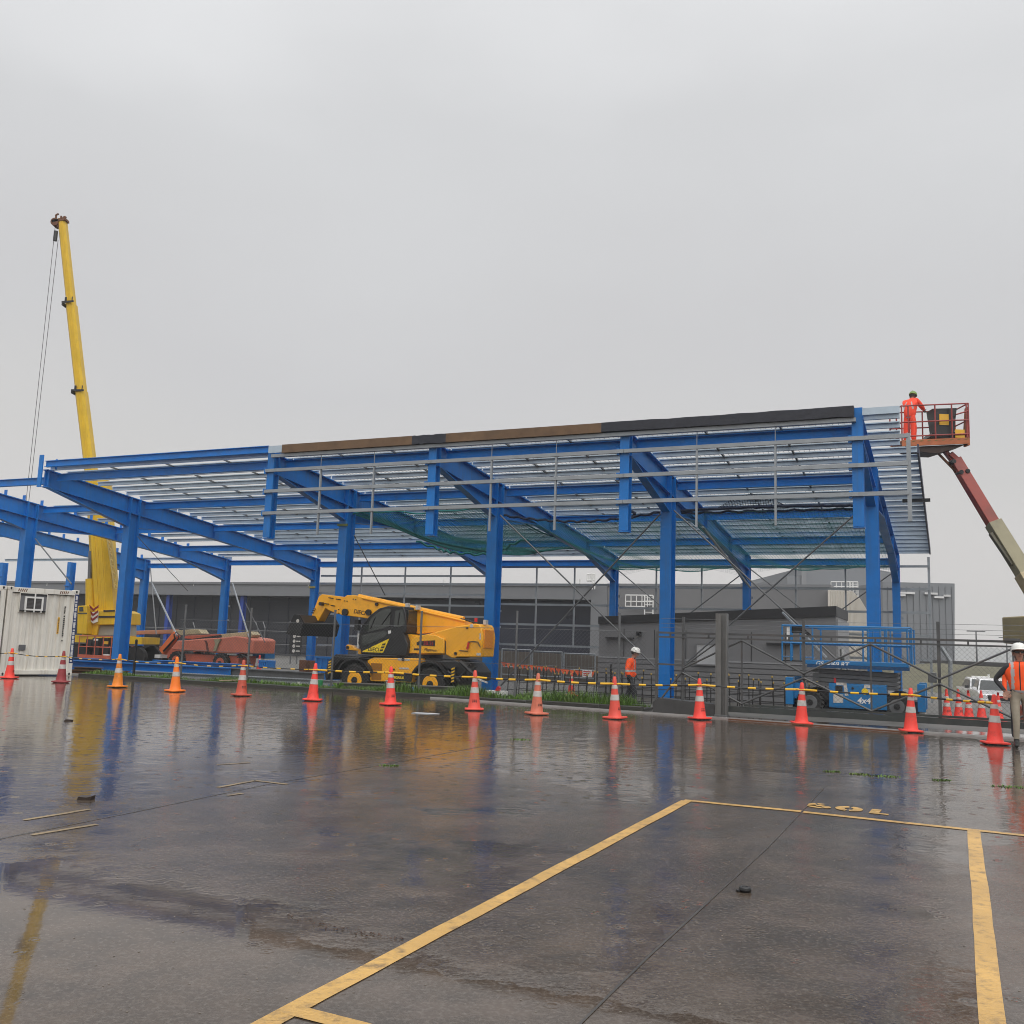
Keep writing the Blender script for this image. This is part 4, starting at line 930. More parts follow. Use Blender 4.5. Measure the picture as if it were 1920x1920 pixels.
# stabilisers
def hazard(x0,x1,z0,z1,w,n,parent,ca=BARY,cb=BLACK):
    b=MB(); 
    b.mi(0); b.box(x0,x1,w-.02,w+.12,z0,z1); b.mi(1)
    hgt=(z1-z0)/n
    for k in range(n): zb=z0+k*hgt; b.prism([(x0,zb),(x1,zb+hgt*.45),(x1,zb+hgt*.95),(x0,zb+hgt*.5)],w-.025,w-.02)
    return b.build('stabiliser_leg',[cb,ca],parent)
a=pw(*r7(424,800),-4.3); c=pw(*r7(452,690),-4.3); hazard(a[0],c[0],a[1],c[1],-4.35,5,T)
a=pw(*r7(1430,872),-4.3); c=pw(*r7(1460,745),-4.3); hazard(a[0],c[0],a[1],c[1],-4.35,5,T)
b=MB()
for pts in ([(465,690),(520,640),(740,660),(700,690),(560,690),(500,760),(440,850),(430,800)],[(1380,690),(1480,684),(1540,710),(1600,790),(1596,860),(1560,866),(1520,800),(1480,780),(1400,740)]):
    b=MB(); b.prism(t7(pts,-3.9),-4.2,-2.6); b.build('stabiliser_frame',BLACK,T,bevel=.02)
b=MB()
b=MB()
for a_,c_,r in (((1500,700),(1640,830),.06),((1480,860),(1580,720),.04),((1540,840),(1630,740),.035),((1400,780),(1500,860),.04)):
    A=pw(*r7(*a_),-4.25); C=pw(*r7(*c_),-4.25); b.cyl((A[0],-4.28,A[1]),(C[0],-4.28,C[1]),r,n=8)
b.build('stabiliser_ram',BLACK,T)
b=MB(); b.prism(t7([(1640,835),(1720,868),(1718,880),(1640,850)],-4.36),-4.37,-4.34); b.build('warning_strip',RETRO,T)
# ---------------------------------------------------------------- scissor lift
def r6(x,y): return (1400+x/3.692,1050+y/3.692)
def t6(pts,w): return [pw(*r6(*p),w) for p in pts]
SW=-4.5
K=thing('scissor_lift','blue scissor lift with lowered platform and GS-4069 RT lettering behind the sliding gate','scissor lift',(-.5,SW,ZG))
a=pw(*r6(405,690),SW); c=pw(*r6(1122,752),SW); dz0,dz1=c[1],a[1]; dx0,dx1=a[0],c[0]; e0=pw(*r6(245,690),SW)[0]
SD=1.8
b=MB(); b.box(dx0,dx1,SW,SW+SD,dz0+.02,dz1); deck=b.build('platform_deck',SBLUE,K,bevel=.01)
b=MB(); b.box(e0,dx0-.01,SW+.06,SW+SD-.06,dz0+.07,dz1-.03); b.build('extension_deck',BLACK,K); 
b=MB(); b.box(dx0+.05,dx1+.02,SW-.01,SW+.05,dz0-.06,dz0+.02); b.build('deck_underframe',mat('deep blue steel',(.004,.05,.14),.5,.1),K)
X,z=pw(*r6(592,722),SW); text('model_lettering','GS-4069 RT',.16,facing(X,SW-.004,z),WHITE,deck,.005,.003,.12)
b=MB(); zt=pw(*r6(400,455),SW)[1]; zm=pw(*r6(400,575),SW)[1]
for y in (SW+.03,SW+SD-.03):
    for z in (zt,zm): b.cyl((e0,y,z),(dx1+.05,y,z),.024,n=8)
    b.box(dx0+.1,dx1,y-.02,y+.02,zt-.05,zt+.01)
    for x6 in (245,305,455,805,838,925,968,1112,1142):
        X=pw(*r6(x6,600),SW)[0]; b.cyl((X,y,dz1-.04),(X,y,zt),.022,n=8)
for X in (e0,dx1+.05,dx0):
    for z in (zt,zm,dz1+.06): b.cyl((X,SW+.03,z),(X,SW+SD-.03,z),.02,n=8)
b.build('guard_rail',SBLUE,K)
a=pw(*r6(270,455),SW); c=pw(*r6(390,505),SW); b=MB(); b.box(a[0]+.1,c[0],SW+.1,SW+.35,c[1],a[1]); b.build('control_box',BLACK,K)
b=MB(); a=pw(*r6(275,460),SW); c=pw(*r6(298,555),SW); b.box(a[0],c[0],SW+.05,SW+.09,c[1],a[1]); b.build('manual_sleeve',WHITE,K)
b=MB(); strip_tube(b,[(dx0-.1+.25*math.sin(i*.35),SW+.1,zt-.1-.08*i+.01*i*i) for i in range(9)],.02,5); b.build('control_cable',BLACK,K)
# folded scissor stack
b=MB(); zs0=dz0-.06
for k in range(4):
    z=zs0-.08-k*.11
    for y in (SW+.28,SW+SD-.28):
        b.beam((dx0+.15,y,z),(dx1-.25,y,z-.05),.07,.09); 
    for X in (dx0+.3,(dx0+dx1)/2,dx1-.3): b.cyl((X,SW+.2,z-.02),(X,SW+SD-.2,z-.02),.035,n=8)
b.build('scissor_arms',GALVD,K)
# chassis
a=pw(*r6(570,850),SW); c=pw(*r6(972,1040),SW); b=MB(); b.box(a[0],c[0],SW-.05,SW+.5,c[1],a[1]); b.box(a[0]+.02,a[0]+.9,SW-.055,SW-.05,c[1]+.03,a[1]-.03); b.box(a[0]+.94,c[0]-.02,SW-.055,SW-.05,c[1]+.03,a[1]-.03); mod=b.build('engine_module',SBLUE,K,bevel=.012)
X,z=pw(*r6(812,975),SW); text('drive_lettering','4x4',.21,facing(X,SW-.06,z),WHITE,mod,.004,.005,.15)
b=MB(); b.prism(t6([(600,930),(668,930),(668,988),(600,988)],SW-.06),SW-.062,SW-.055); b.prism(t6([(668,850),(690,850),(705,940),(680,940)],SW-.06),SW-.062,SW-.055); b.prism(t6([(812,862),(866,864),(866,888),(812,886)],SW-.06),SW-.062,SW-.055); b.prism(t6([(838,895),(876,897),(876,922),(838,920)],SW-.06),SW-.062,SW-.055);b.prism(t6([(620,848),(690,850),(690,868),(620,866)],SW-.06),SW-.062,SW-.055); b.build('stickers',RETRO,mod)
b=MB(); b.prism(t6([(614,870),(664,872),(664,920),(614,918)],SW-.06),SW-.062,SW-.055); A=pw(*r6(735,888),SW); b.lathe([(.03,0),(.03,.01)],(A[0],SW-.065,A[1]),10,'y'); b.build('grille',BLACK,mod)
b=MB(); A=pw(*r6(820,910),SW); b.lathe([(.08,0),(.08,.008)],(A[0],SW-.064,A[1]),14,'y'); b.build('yellow_badge',TYEL2,mod)
b=MB(); zb=pw(*r6(700,1040),SW)[1]; cx0=pw(*r6(300,900),SW)[0]; cx1=pw(*r6(1220,900),SW)[0]
b.box(cx0,cx1,SW+.45,SW+SD-.2,zb-.02,zb+.28); b.build('base_frame',mat('dark blue black frame',(.010,.02,.04),.5,.1),K)
for x0_,x1_,y0_,y1_ in ((270,325,810,1000),(1180,1242,858,1055)):
    a=pw(*r6(x0_,y0_),SW); c=pw(*r6(x1_,y1_),SW)
    for y in (SW-.05,SW+SD-.35):
        b=MB(); b.box(a[0],c[0],y,y+.3,c[1],a[1]); o=b.build('outrigger_housing',SBLUE,K,bevel=.01)
        b=MB(); X=(a[0]+c[0])/2; b.cyl((X,y+.15,c[1]-.14),(X,y+.15,c[1]+.02),.06,n=8); b.cyl((X,y+.15,c[1]-.17),(X,y+.15,c[1]-.14),.12,n=10); b.build('foot',RETRO,o)
b=MB(); a=pw(*r6(325,850),SW); c=pw(*r6(370,960),SW); b.box(a[0],c[0],SW+.1,SW+.4,c[1],a[1]); b.build('battery_box',SBLUE,K)
b=MB(); A=pw(*r6(608,825),SW); b.cyl((A[0],SW+.1,A[1]-.1),(A[0],SW+.1,A[1]+.03),.03,n=8); b.build('beacon',REDD,K)
b=MB(); A=pw(*r6(530,930),SW); b.box(A[0]-.15,A[0]+.2,SW+.1,SW+.4,A[1]-.15,A[1]+.1); b.build('hydraulic_pump',BLACK,K)
for x6 in (438,1040):
    X=pw(*r6(x6,1030),SW)[0]
    for y in (SW+.15,SW+SD-.15): wheel('wheel',K,X,y,.31,.32,.18,.28,rimm=GALVD)
# ---------------------------------------------------------------- mobile crane between the left frames
YC=50.0
def cpt(px,py,Y=YC): return py_(px,py,Y)
def r1(x,y): return (x/3.5556,800+y/3.5556)
def k1(x,y,Y=YC): return py_(*r1(x,y),Y)
cr_=thing('mobile_crane','tall yellow mobile crane with telescopic boom raised, standing behind the blue frame','mobile crane',(cpt(200,1240).x,YC,ZG),'W')
def boomsec(name,L0,R0,L1,R1,dep,Y=YC):   # section between pixel edges at its foot and head
    b=MB(); a0,b0,a1,b1=[cpt(*p,Y) for p in (L0,R0,L1,R1)]
    w0=(b0-a0).length; w1=(b1-a1).length; vs=[]
    for (a,c,wd) in ((a0,b0,w0),(a1,b1,w1)):
        x=(c-a).normalized(); y=Vector((0,1,0))
        vs+=[a+x*wd*.22-y*dep*.5, a+x*wd*.78-y*dep*.5, a+x*wd-y*dep*.25, a+x*wd+y*dep*.5, a+y*dep*.5, a-y*dep*.25]
    b.add(vs,[(0,1,7,6),(1,2,8,7),(2,3,9,8),(3,4,10,9),(4,5,11,10),(5,0,6,11),(5,4,3,2,1,0),(6,7,8,9,10,11)])
    # weld lines along the faces
    mid0=a0.lerp(b0,.52)-Vector((0,dep*.51,0)); mid1=a1.lerp(b1,.52)-Vector((0,dep*.51,0)); b.beam(mid0,mid1,.05,.02,(0,1,0))
    return b.build(name,CYEL,cr_)
o=boomsec('boom_base',(178.5,1146),(217,1146),(164,900),(202,900),1.1)
b=MB()
for f_,dx in ((.38,.06),(.70,.07)):
    p=cpt(178.5,1140).lerp(cpt(164,905),0)+ (cpt(217,1140)-cpt(178.5,1140))*f_; q=cpt(164,905)+(cpt(202,905)-cpt(164,905))*f_; b.beam(p-Vector((0,.56,0)),q-Vector((0,.56,0)),dx,.05,(0,1,0))
b.build('boom_rail',CYEL,o)
o2=boomsec('boom_section',(163,905),(182,905),(142,730),(160.5,733),.62); o3=boomsec('boom_section',(143,735),(160,735),(124.5,568),(141.5,571),.52); o4=boomsec('boom_section',(126,572),(140.5,572),(109.5,412),(123,412),.42)
for (L,Rr,par) in (((139,735),(162.5,735),o2),((121.5,571),(143.5,569),o3)):
    b=MB(); a,c=cpt(*L),cpt(*Rr); b.beam(a-Vector((0,.36,0)),c-Vector((0,.36,0)),.05,.10,(0,0,1)); b.box(a.x,a.x+.07,YC-.36,YC+.1,a.z-.16,a.z+.02); x=a.lerp(c,.32); b.box(x.x-.05,x.x+.05,YC-.38,YC-.34,x.z,x.z+.26); x=a.lerp(c,.86); b.box(x.x-.02,x.x+.02,YC-.38,YC-.34,x.z,x.z+.26); b.build('boom_collar',BLACK,par)
b=MB(); a,c=cpt(101,418),cpt(126,413); b.beam(a,c,.5,.14,(0,0,1)); h=cpt(106,419); b.cyl((h.x,YC-.25,h.z),(h.x,YC+.25,h.z),.22,n=14); b.prism([(cpt(103,424).x,cpt(103,424).z),(cpt(116,430).x,cpt(116,430).z),(cpt(118,415).x,cpt(118,415).z),(cpt(103,417).x,cpt(103,417).z)],YC-.2,YC+.2)
for p,q in (((105,412),(105,403)),((105,403),(110,401)),((117,410),(121,406)),((121,406),(124,408)),((114,411),(115,405))): b.cyl(cpt(*p),cpt(*q),.05,n=6)
b.build('boom_head',RUST,o4)
b=MB(); p=cpt(109,446); b.cyl((p.x,YC-.3,p.z-.3),(p.x,YC-.3,p.z+.25),.11,n=8); b.build('overload_weight',BLACK,cr_)
b=MB(); b.cyl(cpt(103.5,425),cpt(47,958),.015,n=5); b.cyl(cpt(109,450),cpt(52,958),.015,n=5); b.build('hoist_rope',WROPE,cr_)
b=MB(); p=cpt(49.5,968); b.box(p.x-.2,p.x+.2,YC-.15,YC+.15,p.z-.35,p.z+.3); b.cyl((p.x,YC,p.z-.8),(p.x,YC,p.z-.3),.06,n=8); b.build('hook_block',CYEL,cr_)
# stowed lattice jib on the boom side
b=MB(); Y=YC-.75
for xo in (0,1): b.cyl(k1(690+xo*28,590,Y),k1(765+xo*22,1080,Y),.045,n=6); b.cyl(k1(690+xo*28,590,Y+.5),k1(765+xo*22,1080,Y+.5),.045,n=6)
for k in range(12):
    t0,t1=k/12,(k+1)/12; A=k1(690+75*t0,590+490*t0,Y); B=k1(718+69*t1,590+490*t1,Y); C=k1(690+75*t1,590+490*t1,Y); b.cyl(A,B,.028,n=5); b.cyl(B,C,.028,n=5)
b.build('lattice_jib',mat('pale lattice paint',(.55,.40,.12),.5,.2),cr_)
b=MB(); b.cyl(k1(600,1210,YC-.4),k1(597,1015,YC-.4),.22,.2,n=12); b.build('lift_cylinder',CYEL,cr_); b=MB(); b.cyl(k1(597,1015,YC-.4),k1(604,830,YC-.4),.10,n=10); b.build('lift_rod',GALVD,cr_)
def cpoly(pts,Y): return [(q.x,q.z) for q in [k1(*p,Y) for p in pts]]
b=MB(); b.prism(cpoly([(575,1235),(600,1195),(640,1228),(790,1222),(830,1240),(830,1318),(640,1322),(575,1310)],YC-.9),YC-.9,YC+1.3); sup=b.build('superstructure',CYEL,cr_,bevel=.03)
b=MB(); b.prism(cpoly([(640,1262),(830,1262),(830,1272),(640,1274)],YC-.92),YC-.93,YC-.9); b.prism(cpoly([(690,1222),(700,1222),(700,1235),(690,1235)],YC-.92),YC-.93,YC-.9); b.prism(cpoly([(700,1224),(765,1222),(765,1232),(700,1234)],YC-.92),YC-.93,YC-.9); b.build('panel_gap',BLACK,sup)
b=MB(); b.prism(cpoly([(520,1195),(578,1192),(585,1250),(582,1385),(515,1380)],YC-1.4),YC-1.45,YC-.2); cbb=b.build('operator_cab',CYEL,cr_,bevel=.03)
b=MB(); b.prism(cpoly([(528,1202),(555,1201),(556,1232),(528,1232)],YC-1.46),YC-1.465,YC-1.45); b.prism(cpoly([(520,1240),(580,1240),(580,1248),(520,1248)],YC-1.46),YC-1.47,YC-1.45); b.build('cab_window',GLASS,cbb)
b=MB(); q_=cpoly([(590,1240),(655,1232),(652,1300),(622,1312),(592,1290)],YC-1.0); b.prism(q_,YC-1.02,YC-.95); ch=b.build('chevron_board',WHITE,cr_)
b=MB(); x0=min(p[0] for p in q_); x1=max(p[0] for p in q_); z0=min(p[1] for p in q_)+.1; xm=(x0+x1)/2; s_=(x1-x0)
for k in range(3):
    zz=z0+.02+k*.25
    b.prism([(x0+.02,zz+.20),(xm,zz),(xm,zz+.12),(x0+.02,zz+.32)],YC-1.05,YC-1.02); b.prism([(xm,zz),(x1-.02,zz+.20),(x1-.02,zz+.32),(xm,zz+.12)],YC-1.05,YC-1.02)
b.build('chevron_stripes',mat('dark red chevron',(.22,.012,.02),.5,.1),ch)
b=MB(); b.prism(cpoly([(585,1318),(660,1320),(645,1390),(545,1390)],YC-.8),YC-.85,YC+.8); b.build('slew_base',CYEL,cr_,bevel=.02)
b=MB(); b.prism(cpoly([(650,1325),(830,1325),(830,1392),(650,1392)],YC-.6),YC-.65,YC+1); b.build('counterweight',mat('pale grey counterweight',(.30,.30,.30),.6,.15),cr_)
zc=k1(600,1392).z; b=MB(); xa=k1(380,1390).x; xb=k1(1010,1390).x; b.box(xa,xb,YC-1.25,YC+1.25,zc-.35,zc); b.build('carrier_deck',CYEL,cr_)
for i,fx_ in enumerate((.06,.2,.34,.66,.80,.94)):
    for y in (YC-1.05,YC+1.05):
        X=xa+(xb-xa)*fx_; b=MB(); b.lathe([(.3,-.18),(.5,-.2),(.55,-.1),(.55,.1),(.5,.2),(.3,.18)],(X,y,ZG+.55),18,'y'); o=b.build('wheel',RUBBER,cr_); b=MB(); b.lathe([(.3,-.17),(.1,-.1)],(X,y,ZG+.55),12,'y'); b.build('rim',CYEL,o)
# ---------------------------------------------------------------- shipping containers
P_R=gp(134,1267); P_L=gp(8,1264); RZC=R(48); dirc=Vector((math.cos(RZC),math.sin(RZC),0)); P_L=P_R-dirc*2.26
def container(label,loc,rz,detail):
    t=local('shipping_container',label,'container',loc,rz); Wd,Ln,H=2.26,6.06,2.82
    # corrugated end facing the lot, sides, roof
    def corr(x0,x1,y,z0,z1,ax,n,d):
        b=MB(); vs=[]; fs=[]; st=(x1-x0)/n; pts=[]
        for k in range(n): xx=x0+k*st; pts+=[(xx,0),(xx+st*.42,0),(xx+st*.5,d),(xx+st*.92,d)]
        pts.append((x1,0))
        for (u,v) in pts:
            for z in (z0,z1): vs.append((u,y+v,z) if ax=='y' else (y+v,u,z))
        for i in range(len(pts)-1): fs.append((2*i,2*i+2,2*i+3,2*i+1))
        b.add(vs,fs); return b
    b=corr(.14,Wd-.14,.06,.18,H-.2,'y',9,.035); e_=b.build('end_panel',CWHITE,t,smooth=False)
    corr(.16,Ln-.16,Wd-.05,.16,H-.14,'x',22,-.035).build('side_panel',CWHITE,t,smooth=False); corr(.16,Ln-.16,.05,.16,H-.14,'x',22,.035).build('side_panel',CWHITE,t,smooth=False)
    b=MB(); b.box(.1,Wd-.1,.1,Ln-.1,H-.06,H-.03); b.build('roof',CWHITE,t)
    b=MB(); b.box(.1,Wd-.1,Ln-.08,Ln-.04,.16,H-.1); b.build('door_end',CWHITE,t)
    b=MB()
    for x in (0,Wd-.14):
        for y in (0,Ln-.14): b.box(x,x+.14,y,y+.14,.12,H-.12)
    b.box(.14,Wd-.14,.0,.1,.04,.18); b.box(.14,Wd-.14,0,.1,H-.18,H-.02); b.box(.14,Wd-.14,Ln-.1,Ln,.04,.18); b.box(.14,Wd-.14,Ln-.1,Ln,H-.14,H-.02)
    for x in (.02,Wd-.10): b.box(x,x+.08,.14,Ln-.14,.03,.16); b.box(x,x+.08,.14,Ln-.14,H-.12,H-.01)
    b.build('frame',CWHITE,t,bevel=.008)
    b=MB()
    for x in (-.006,Wd-.174):
        for y in (-.006,Ln-.174):
            for z in (0,H-.12):
                b=MB(); b.box(x,x+.18,y,y+.18,z,z+.12); c=b.build('corner_casting',CWHITE,t,bevel=.01)
                if y<1: xc,zc=x+.09+(.006 if x<0 else -.006),z+.06; b=MB(); b.prism([(xc+.03*math.cos(a*.785),zc+.045*math.sin(a*.785)) for a in range(8)],-.012,-.005); b.build('casting_hole',BLACK,c)
    b=MB()
    for xx in (.32,.38,.44,.50,.56,Wd-.62,Wd-.56,Wd-.50,Wd-.44,Wd-.38): b.prism([(xx-.02,H-.15),(xx+.01,H-.15),(xx+.035,H-.06),(xx+.005,H-.06)],-.003,.0)
    b.build('rail_slots',RUST,t)
    return t
C1=container('white end of a weathered shipping container with an air conditioner and navy lettered corner post',(P_L.x,P_L.y,0.0),RZC,1)
# details of the end with the air conditioner, in the container's own coordinates (x across, z up)
b=MB(); b.box(.40,1.22,.005,.055,2.04,2.62); rec=b.build('unit_recess',CREC,C1); b=MB(); b.box(.38,1.24,.0,.052,2.62,2.66); b.box(.38,.40,.0,.052,2.0,2.62); b.box(1.22,1.24,0,.052,2.0,2.62); b.build('recess_trim',CWHITE,rec)
b=MB(); b.box(.40,1.22,-.003,.004,2.04,2.085); b.box(.40,1.22,-.003,.004,2.55,2.62); b.build('recess_gap',BLACK,rec)
b=MB(); 
for (x0,x1,z0,z1) in ((.53,.58,2.08,2.52),(1.05,1.10,2.08,2.52),(.58,1.05,2.08,2.13),(.58,1.05,2.47,2.52)): b.box(x0,x1,-.07,.0,z0,z1)
b.box(.805,.84,-.09,-.06,2.02,2.62); b.box(.55,.59,-.05,0,2.02,2.08); b.box(1.04,1.08,-.05,0,2.02,2.08); ac=b.build('air_conditioner',WHITE,C1)
b=MB(); b.box(.58,1.05,-.03,-.004,2.13,2.47); g_=b.build('condenser_grille',mat('dark condenser fins',(.07,.06,.06),.6,.2),ac)
b=MB()
for k in range(8): z=2.15+k*.042; b.box(.58,1.05,-.04,-.03,z,z+.012)
b.build('grille_bars',GALVD,g_)
b=MB(); b.box(.52,.72,.03,.07,.80,.98); vt=b.build('vent',GALVD,C1); b=MB()
for k in range(5): b.box(.53,.71,.022,.03,.815+k*.033,.83+k*.033)
b.build('vent_louvres',CREC,vt)
b=MB(); b.box(1.66,1.72,.045,.06,1.36,1.90); st=b.build('warning_strip',YSTK,C1); q=random.Random(9); b=MB(); z=1.39
while z<1.87: h=q.uniform(.02,.05); b.box(1.675,1.705,.040,.045,z,z+h); z+=h+.015
b.build('strip_print',mat('brown print',(.2,.1,.02),.6,.1),st)
b=MB(); q=random.Random(12); z=1.12
for z0,z1 in ((1.12,1.18),(1.28,1.86),(1.92,2.0),(2.03,2.12),(2.16,2.26)):
    z=z0
    while z<z1-.02: b.box(1.84,1.87+q.uniform(.0,.02),.046,.056,z,z+.045); z+=.062
b.build('container_code',BLACK,C1)
b=MB(); b.box(2.13,2.255,-.006,-.0005,.42,2.68); bs=b.build('corner_banner',NAVYS,C1); b=MB(); q=random.Random(31); z=.46
while z<2.62:
    h=q.choice((.05,.09,.14,.19)); h=min(h,2.64-z); zz=z
    while zz<z+h: b.box(2.155,2.23-q.uniform(0,.012),-.009,-.006,zz,zz+.022); zz+=.028
    z+=h+.045
b.build('banner_lettering',WHITE,bs)
# neighbour container, cut by the photo's edge
dl=dirc.normalized(); P2=Vector((P_L.x,P_L.y,0))-dl*(2.26+.05); C2=container('white container at the left edge with an open electrical recess and a hanging cable loop',(P2.x,P2.y,0),RZC,0)
b=MB(); b.box(1.60,2.10,.0,.055,1.95,2.66); rc=b.build('electrical_recess',CREC,C2); b=MB(); b.box(1.57,1.60,-.005,.05,1.92,2.69); b.box(2.10,2.13,-.005,.05,1.92,2.69); b.box(1.60,2.10,-.005,.05,2.66,2.69); b.build('recess_trim',CWHITE,rc)
b=MB(); b.cyl((1.85,-.03,2.5),(1.85,.0,2.5),.08,n=12); b.box(1.8,1.95,-.05,0,2.38,2.48); b.build('socket',GALVD,rc)
b=MB(); pts=[(1.87+.02*math.sin(i),-.05,2.46-.05*i) for i in range(8)]+[(1.83+.15*math.cos(a*.5),-.06,2.0+.19*math.sin(a*.5)) for a in range(14)]+[(1.85+.03*math.sin(i),-.05,1.80-.09*i) for i in range(9)]; strip_tube(b,pts,.016,5); 
for k in range(3): strip_tube(b,[(1.83+(.15+.012*k)*math.cos(a*.45),-.07,2.0+(.19+.01*k)*math.sin(a*.45)) for a in range(15)],.014,5)
b.build('hanging_cable',BLACK,C2)
# ---------------------------------------------------------------- orange boom lifts parked behind the left columns
def r4z(x,y): return (220+x/6.4,1160+y/6.4)
def lift_poly(pts,w): return [pw(*r4z(*p),w) for p in pts]
LW=7.0
G1=thing('boom_lift','faded orange articulated boom lift with salmon counterweight and cream boom, nearer of the two','boom lift',(-29,LW,ZG))
b=MB(); b.prism(lift_poly([(660,330),(720,265),(860,255),(1020,240),(1290,225),(1420,210),(1600,235),(1635,260),(1620,420),(1200,415),(1080,400),(660,375)],LW),LW,LW+1.7); tb=b.build('turntable_body',OSAL,G1,bevel=.05)
b=MB(); b.prism(lift_poly([(1040,260),(1060,290),(1075,400),(1100,400),(1085,300),(1070,262)],LW-.01),LW-.02,LW); b.prism(lift_poly([(1550,290),(1575,310),(1580,415),(1592,415),(1590,320),(1570,290)],LW-.01),LW-.02,LW); b.build('hood_seam',mat('dark red seam',(.12,.03,.02),.6,.2),tb)
b=MB(); b.prism(lift_poly([(1170,250),(1250,240),(1220,300),(1190,390),(1160,385),(1185,310)],LW-.03),LW-.1,LW+.1); b.build('riser_link',OLIVE,G1)
b=MB(); b.prism(lift_poly([(1190,185),(1540,150),(1580,190),(1560,225),(1290,225),(1200,240)],LW),LW+.3,LW+.9); b.build('upper_boom',CREAM,G1,bevel=.02)
b=MB(); b.prism(lift_poly([(740,205),(1200,180),(1205,215),(870,245),(740,235)],LW),LW+.35,LW+.8); b.build('fly_boom',ORED,G1,bevel=.02); b=MB(); b.prism(lift_poly([(870,240),(1200,195),(1205,222),(880,258)],LW),LW+.2,LW+.34); b.build('cable_tray',BLACK,G1)
b=MB(); a=lift_poly([(665,180)],LW)[0]; c=lift_poly([(490,400)],LW)[0]; b.beam((a[0],LW+.3,a[1]),(c[0],LW+.3,c[1]),.35,.28,(0,1,0)); jb=b.build('jib',mat('bright orange jib',(.72,.17,.05),.5,.1),G1,bevel=.02)
b=MB(); a=lift_poly([(690,230)],LW)[0]; c=lift_poly([(545,390)],LW)[0]; b.cyl((a[0],LW+.05,a[1]),(c[0],LW+.05,c[1]),.05,n=8); strip_tube(b,[(x,LW,z) for x,z in lift_poly([(690,240),(680,190),(710,160),(740,190),(735,240),(715,260)],LW)],.035,5); b.build('jib_hoses',BLACK,jb)
b=MB(); b.box(lift_poly([(1170,500)],LW)[0][0]-2.6,lift_poly([(1420,500)],LW)[0][0],LW+.2,LW+1.5,ZG+.3,lift_poly([(1200,440)],LW)[0][1]); b.build('chassis',ORED,G1,bevel=.03)
for x in (705,1238):
    X=lift_poly([(x,500)],LW)[0][0]
    for y in (LW+.1,LW+1.6):
        wheel('wheel',G1,X,y,ZG+.45,.45,.25,.32,rimm=ORED)
b=MB(); b.box(lift_poly([(430,440)],LW)[0][0],lift_poly([(495,440)],LW)[0][0],LW+.1,LW+.6,lift_poly([(430,470)],LW)[0][1],lift_poly([(430,430)],LW)[0][1]); b.build('step_box',WHITE,G1)
b=MB()
for k in range(4): strip_tube(b,[(x,LW-.05,z) for x,z in lift_poly([(1450+20*k,470),(1500+10*k,430+5*k),(1560+8*k,470),(1590+6*k,540)],LW)],.03,5)
b.build('hoses',BLACK,G1)
def basket(parent,x0,x1,z0,z1,w0,w1,m,rows=3,cols=4,r=.022):
    b=MB()
    for z in [z0+(z1-z0)*i/(rows-1) for i in range(rows)]:
        for w in (w0,w1): b.cyl((x0,w,z),(x1,w,z),r,n=6)
        for x in (x0,x1): b.cyl((x,w0,z),(x,w1,z),r,n=6)
    for i in range(cols+1):
        x=x0+(x1-x0)*i/cols
        for w in (w0,w1): b.cyl((x,w,z0),(x,w,z1),r,n=6)
    bk=b.build('basket_rail',m,parent); b=MB(); b.box(x0,x1,w0,w1,z0-.08,z0); b.box(x0,x1,w0-.01,w0+.01,z0,z0+.14); b.build('basket_floor',m,parent); return bk
w_=4.0; a=pw(146,1232,w_); c=pw(210,1196,w_)
G2=thing('boom_lift','orange boom lift behind the left front column, its basket beside the container','boom lift',((a[0]+c[0])/2+4,w_,ZG))
basket(G2,a[0],c[0],a[1],c[1]+.05,w_,w_+.9,ORED)
b=MB(); 
for fx_,fz_ in ((.25,.58),(.55,.60),(.3,.12),(.6,.14),(.05,.5)): X=a[0]+(c[0]-a[0])*fx_; Z=a[1]+(c[1]-a[1])*fz_; b.box(X,X+.38,w_+.3,w_+.6,Z,Z+.38)
b.build('control_console',BLACK,G2)
b=MB(); X=a[0]+(c[0]-a[0])*.62; Z=a[1]+(c[1]-a[1])*.68; b.box(X,X+.28,w_+.28,w_+.3,Z,Z+.14); b.build('decal',YSTK,G2); b=MB(); X=a[0]+(c[0]-a[0])*.3; b.box(X,X+.28,w_+.28,w_+.3,Z+.15,Z+.24); b.box(X+.9,X+1.3,w_+.05,w_+.2,a[1]+.02,a[1]+.2); b.build('white_label',WHITE,G2)
w_=10.0
b=MB(); p0=pw(243,1187,w_+2); p1=pw(332,1184,w_+2); b.beam((p0[0],w_+2,p0[1]),(p1[0],w_+2,p1[1]),.35,.22); b.cyl((p0[0],w_+1.8,p0[1]-.25),(p0[0],w_+1.8,p0[1]+.1),.2,n=10); b.build('fly_boom',mat('pale salmon boom',(.50,.22,.12),.5,.15),G2,bevel=.02)
b=MB(); b.prism([pw(*r4z(*p),w_+2) for p in [(700,145),(960,128),(1010,130),(1050,180),(800,200),(700,180)]],w_+1.75,w_+2.4); b.build('upper_boom',CREAM,G2,bevel=.02)
b=MB(); x0=pw(235,1220,w_+1.5)[0]; x1=pw(300,1230,w_+1.5)[0]; b.box(x0,x1+2,w_+1.5,w_+3,ZG+.4,ZG+1.0); b.build('chassis',ORED,G2)
b=MB(); x0=pw(240,1200,w_+1.4)[0]; x1=pw(253,1207,w_+1.4)[0]; b.box(x0,x1,w_+1.2,w_+1.45,.9,1.55); b.build('panel',YSTK,G2)
b=MB(); x0=pw(275,1200,w_+1.4)[0]; x1=pw(298,1207,w_+1.4)[0]; b.box(x0,x1,w_+1.2,w_+1.45,ZG+.5,1.4); b.box(x0-1.2,x0-.2,w_+1.2,w_+1.45,ZG+.4,.5); b.build('engine_bay',BLACK,G2)
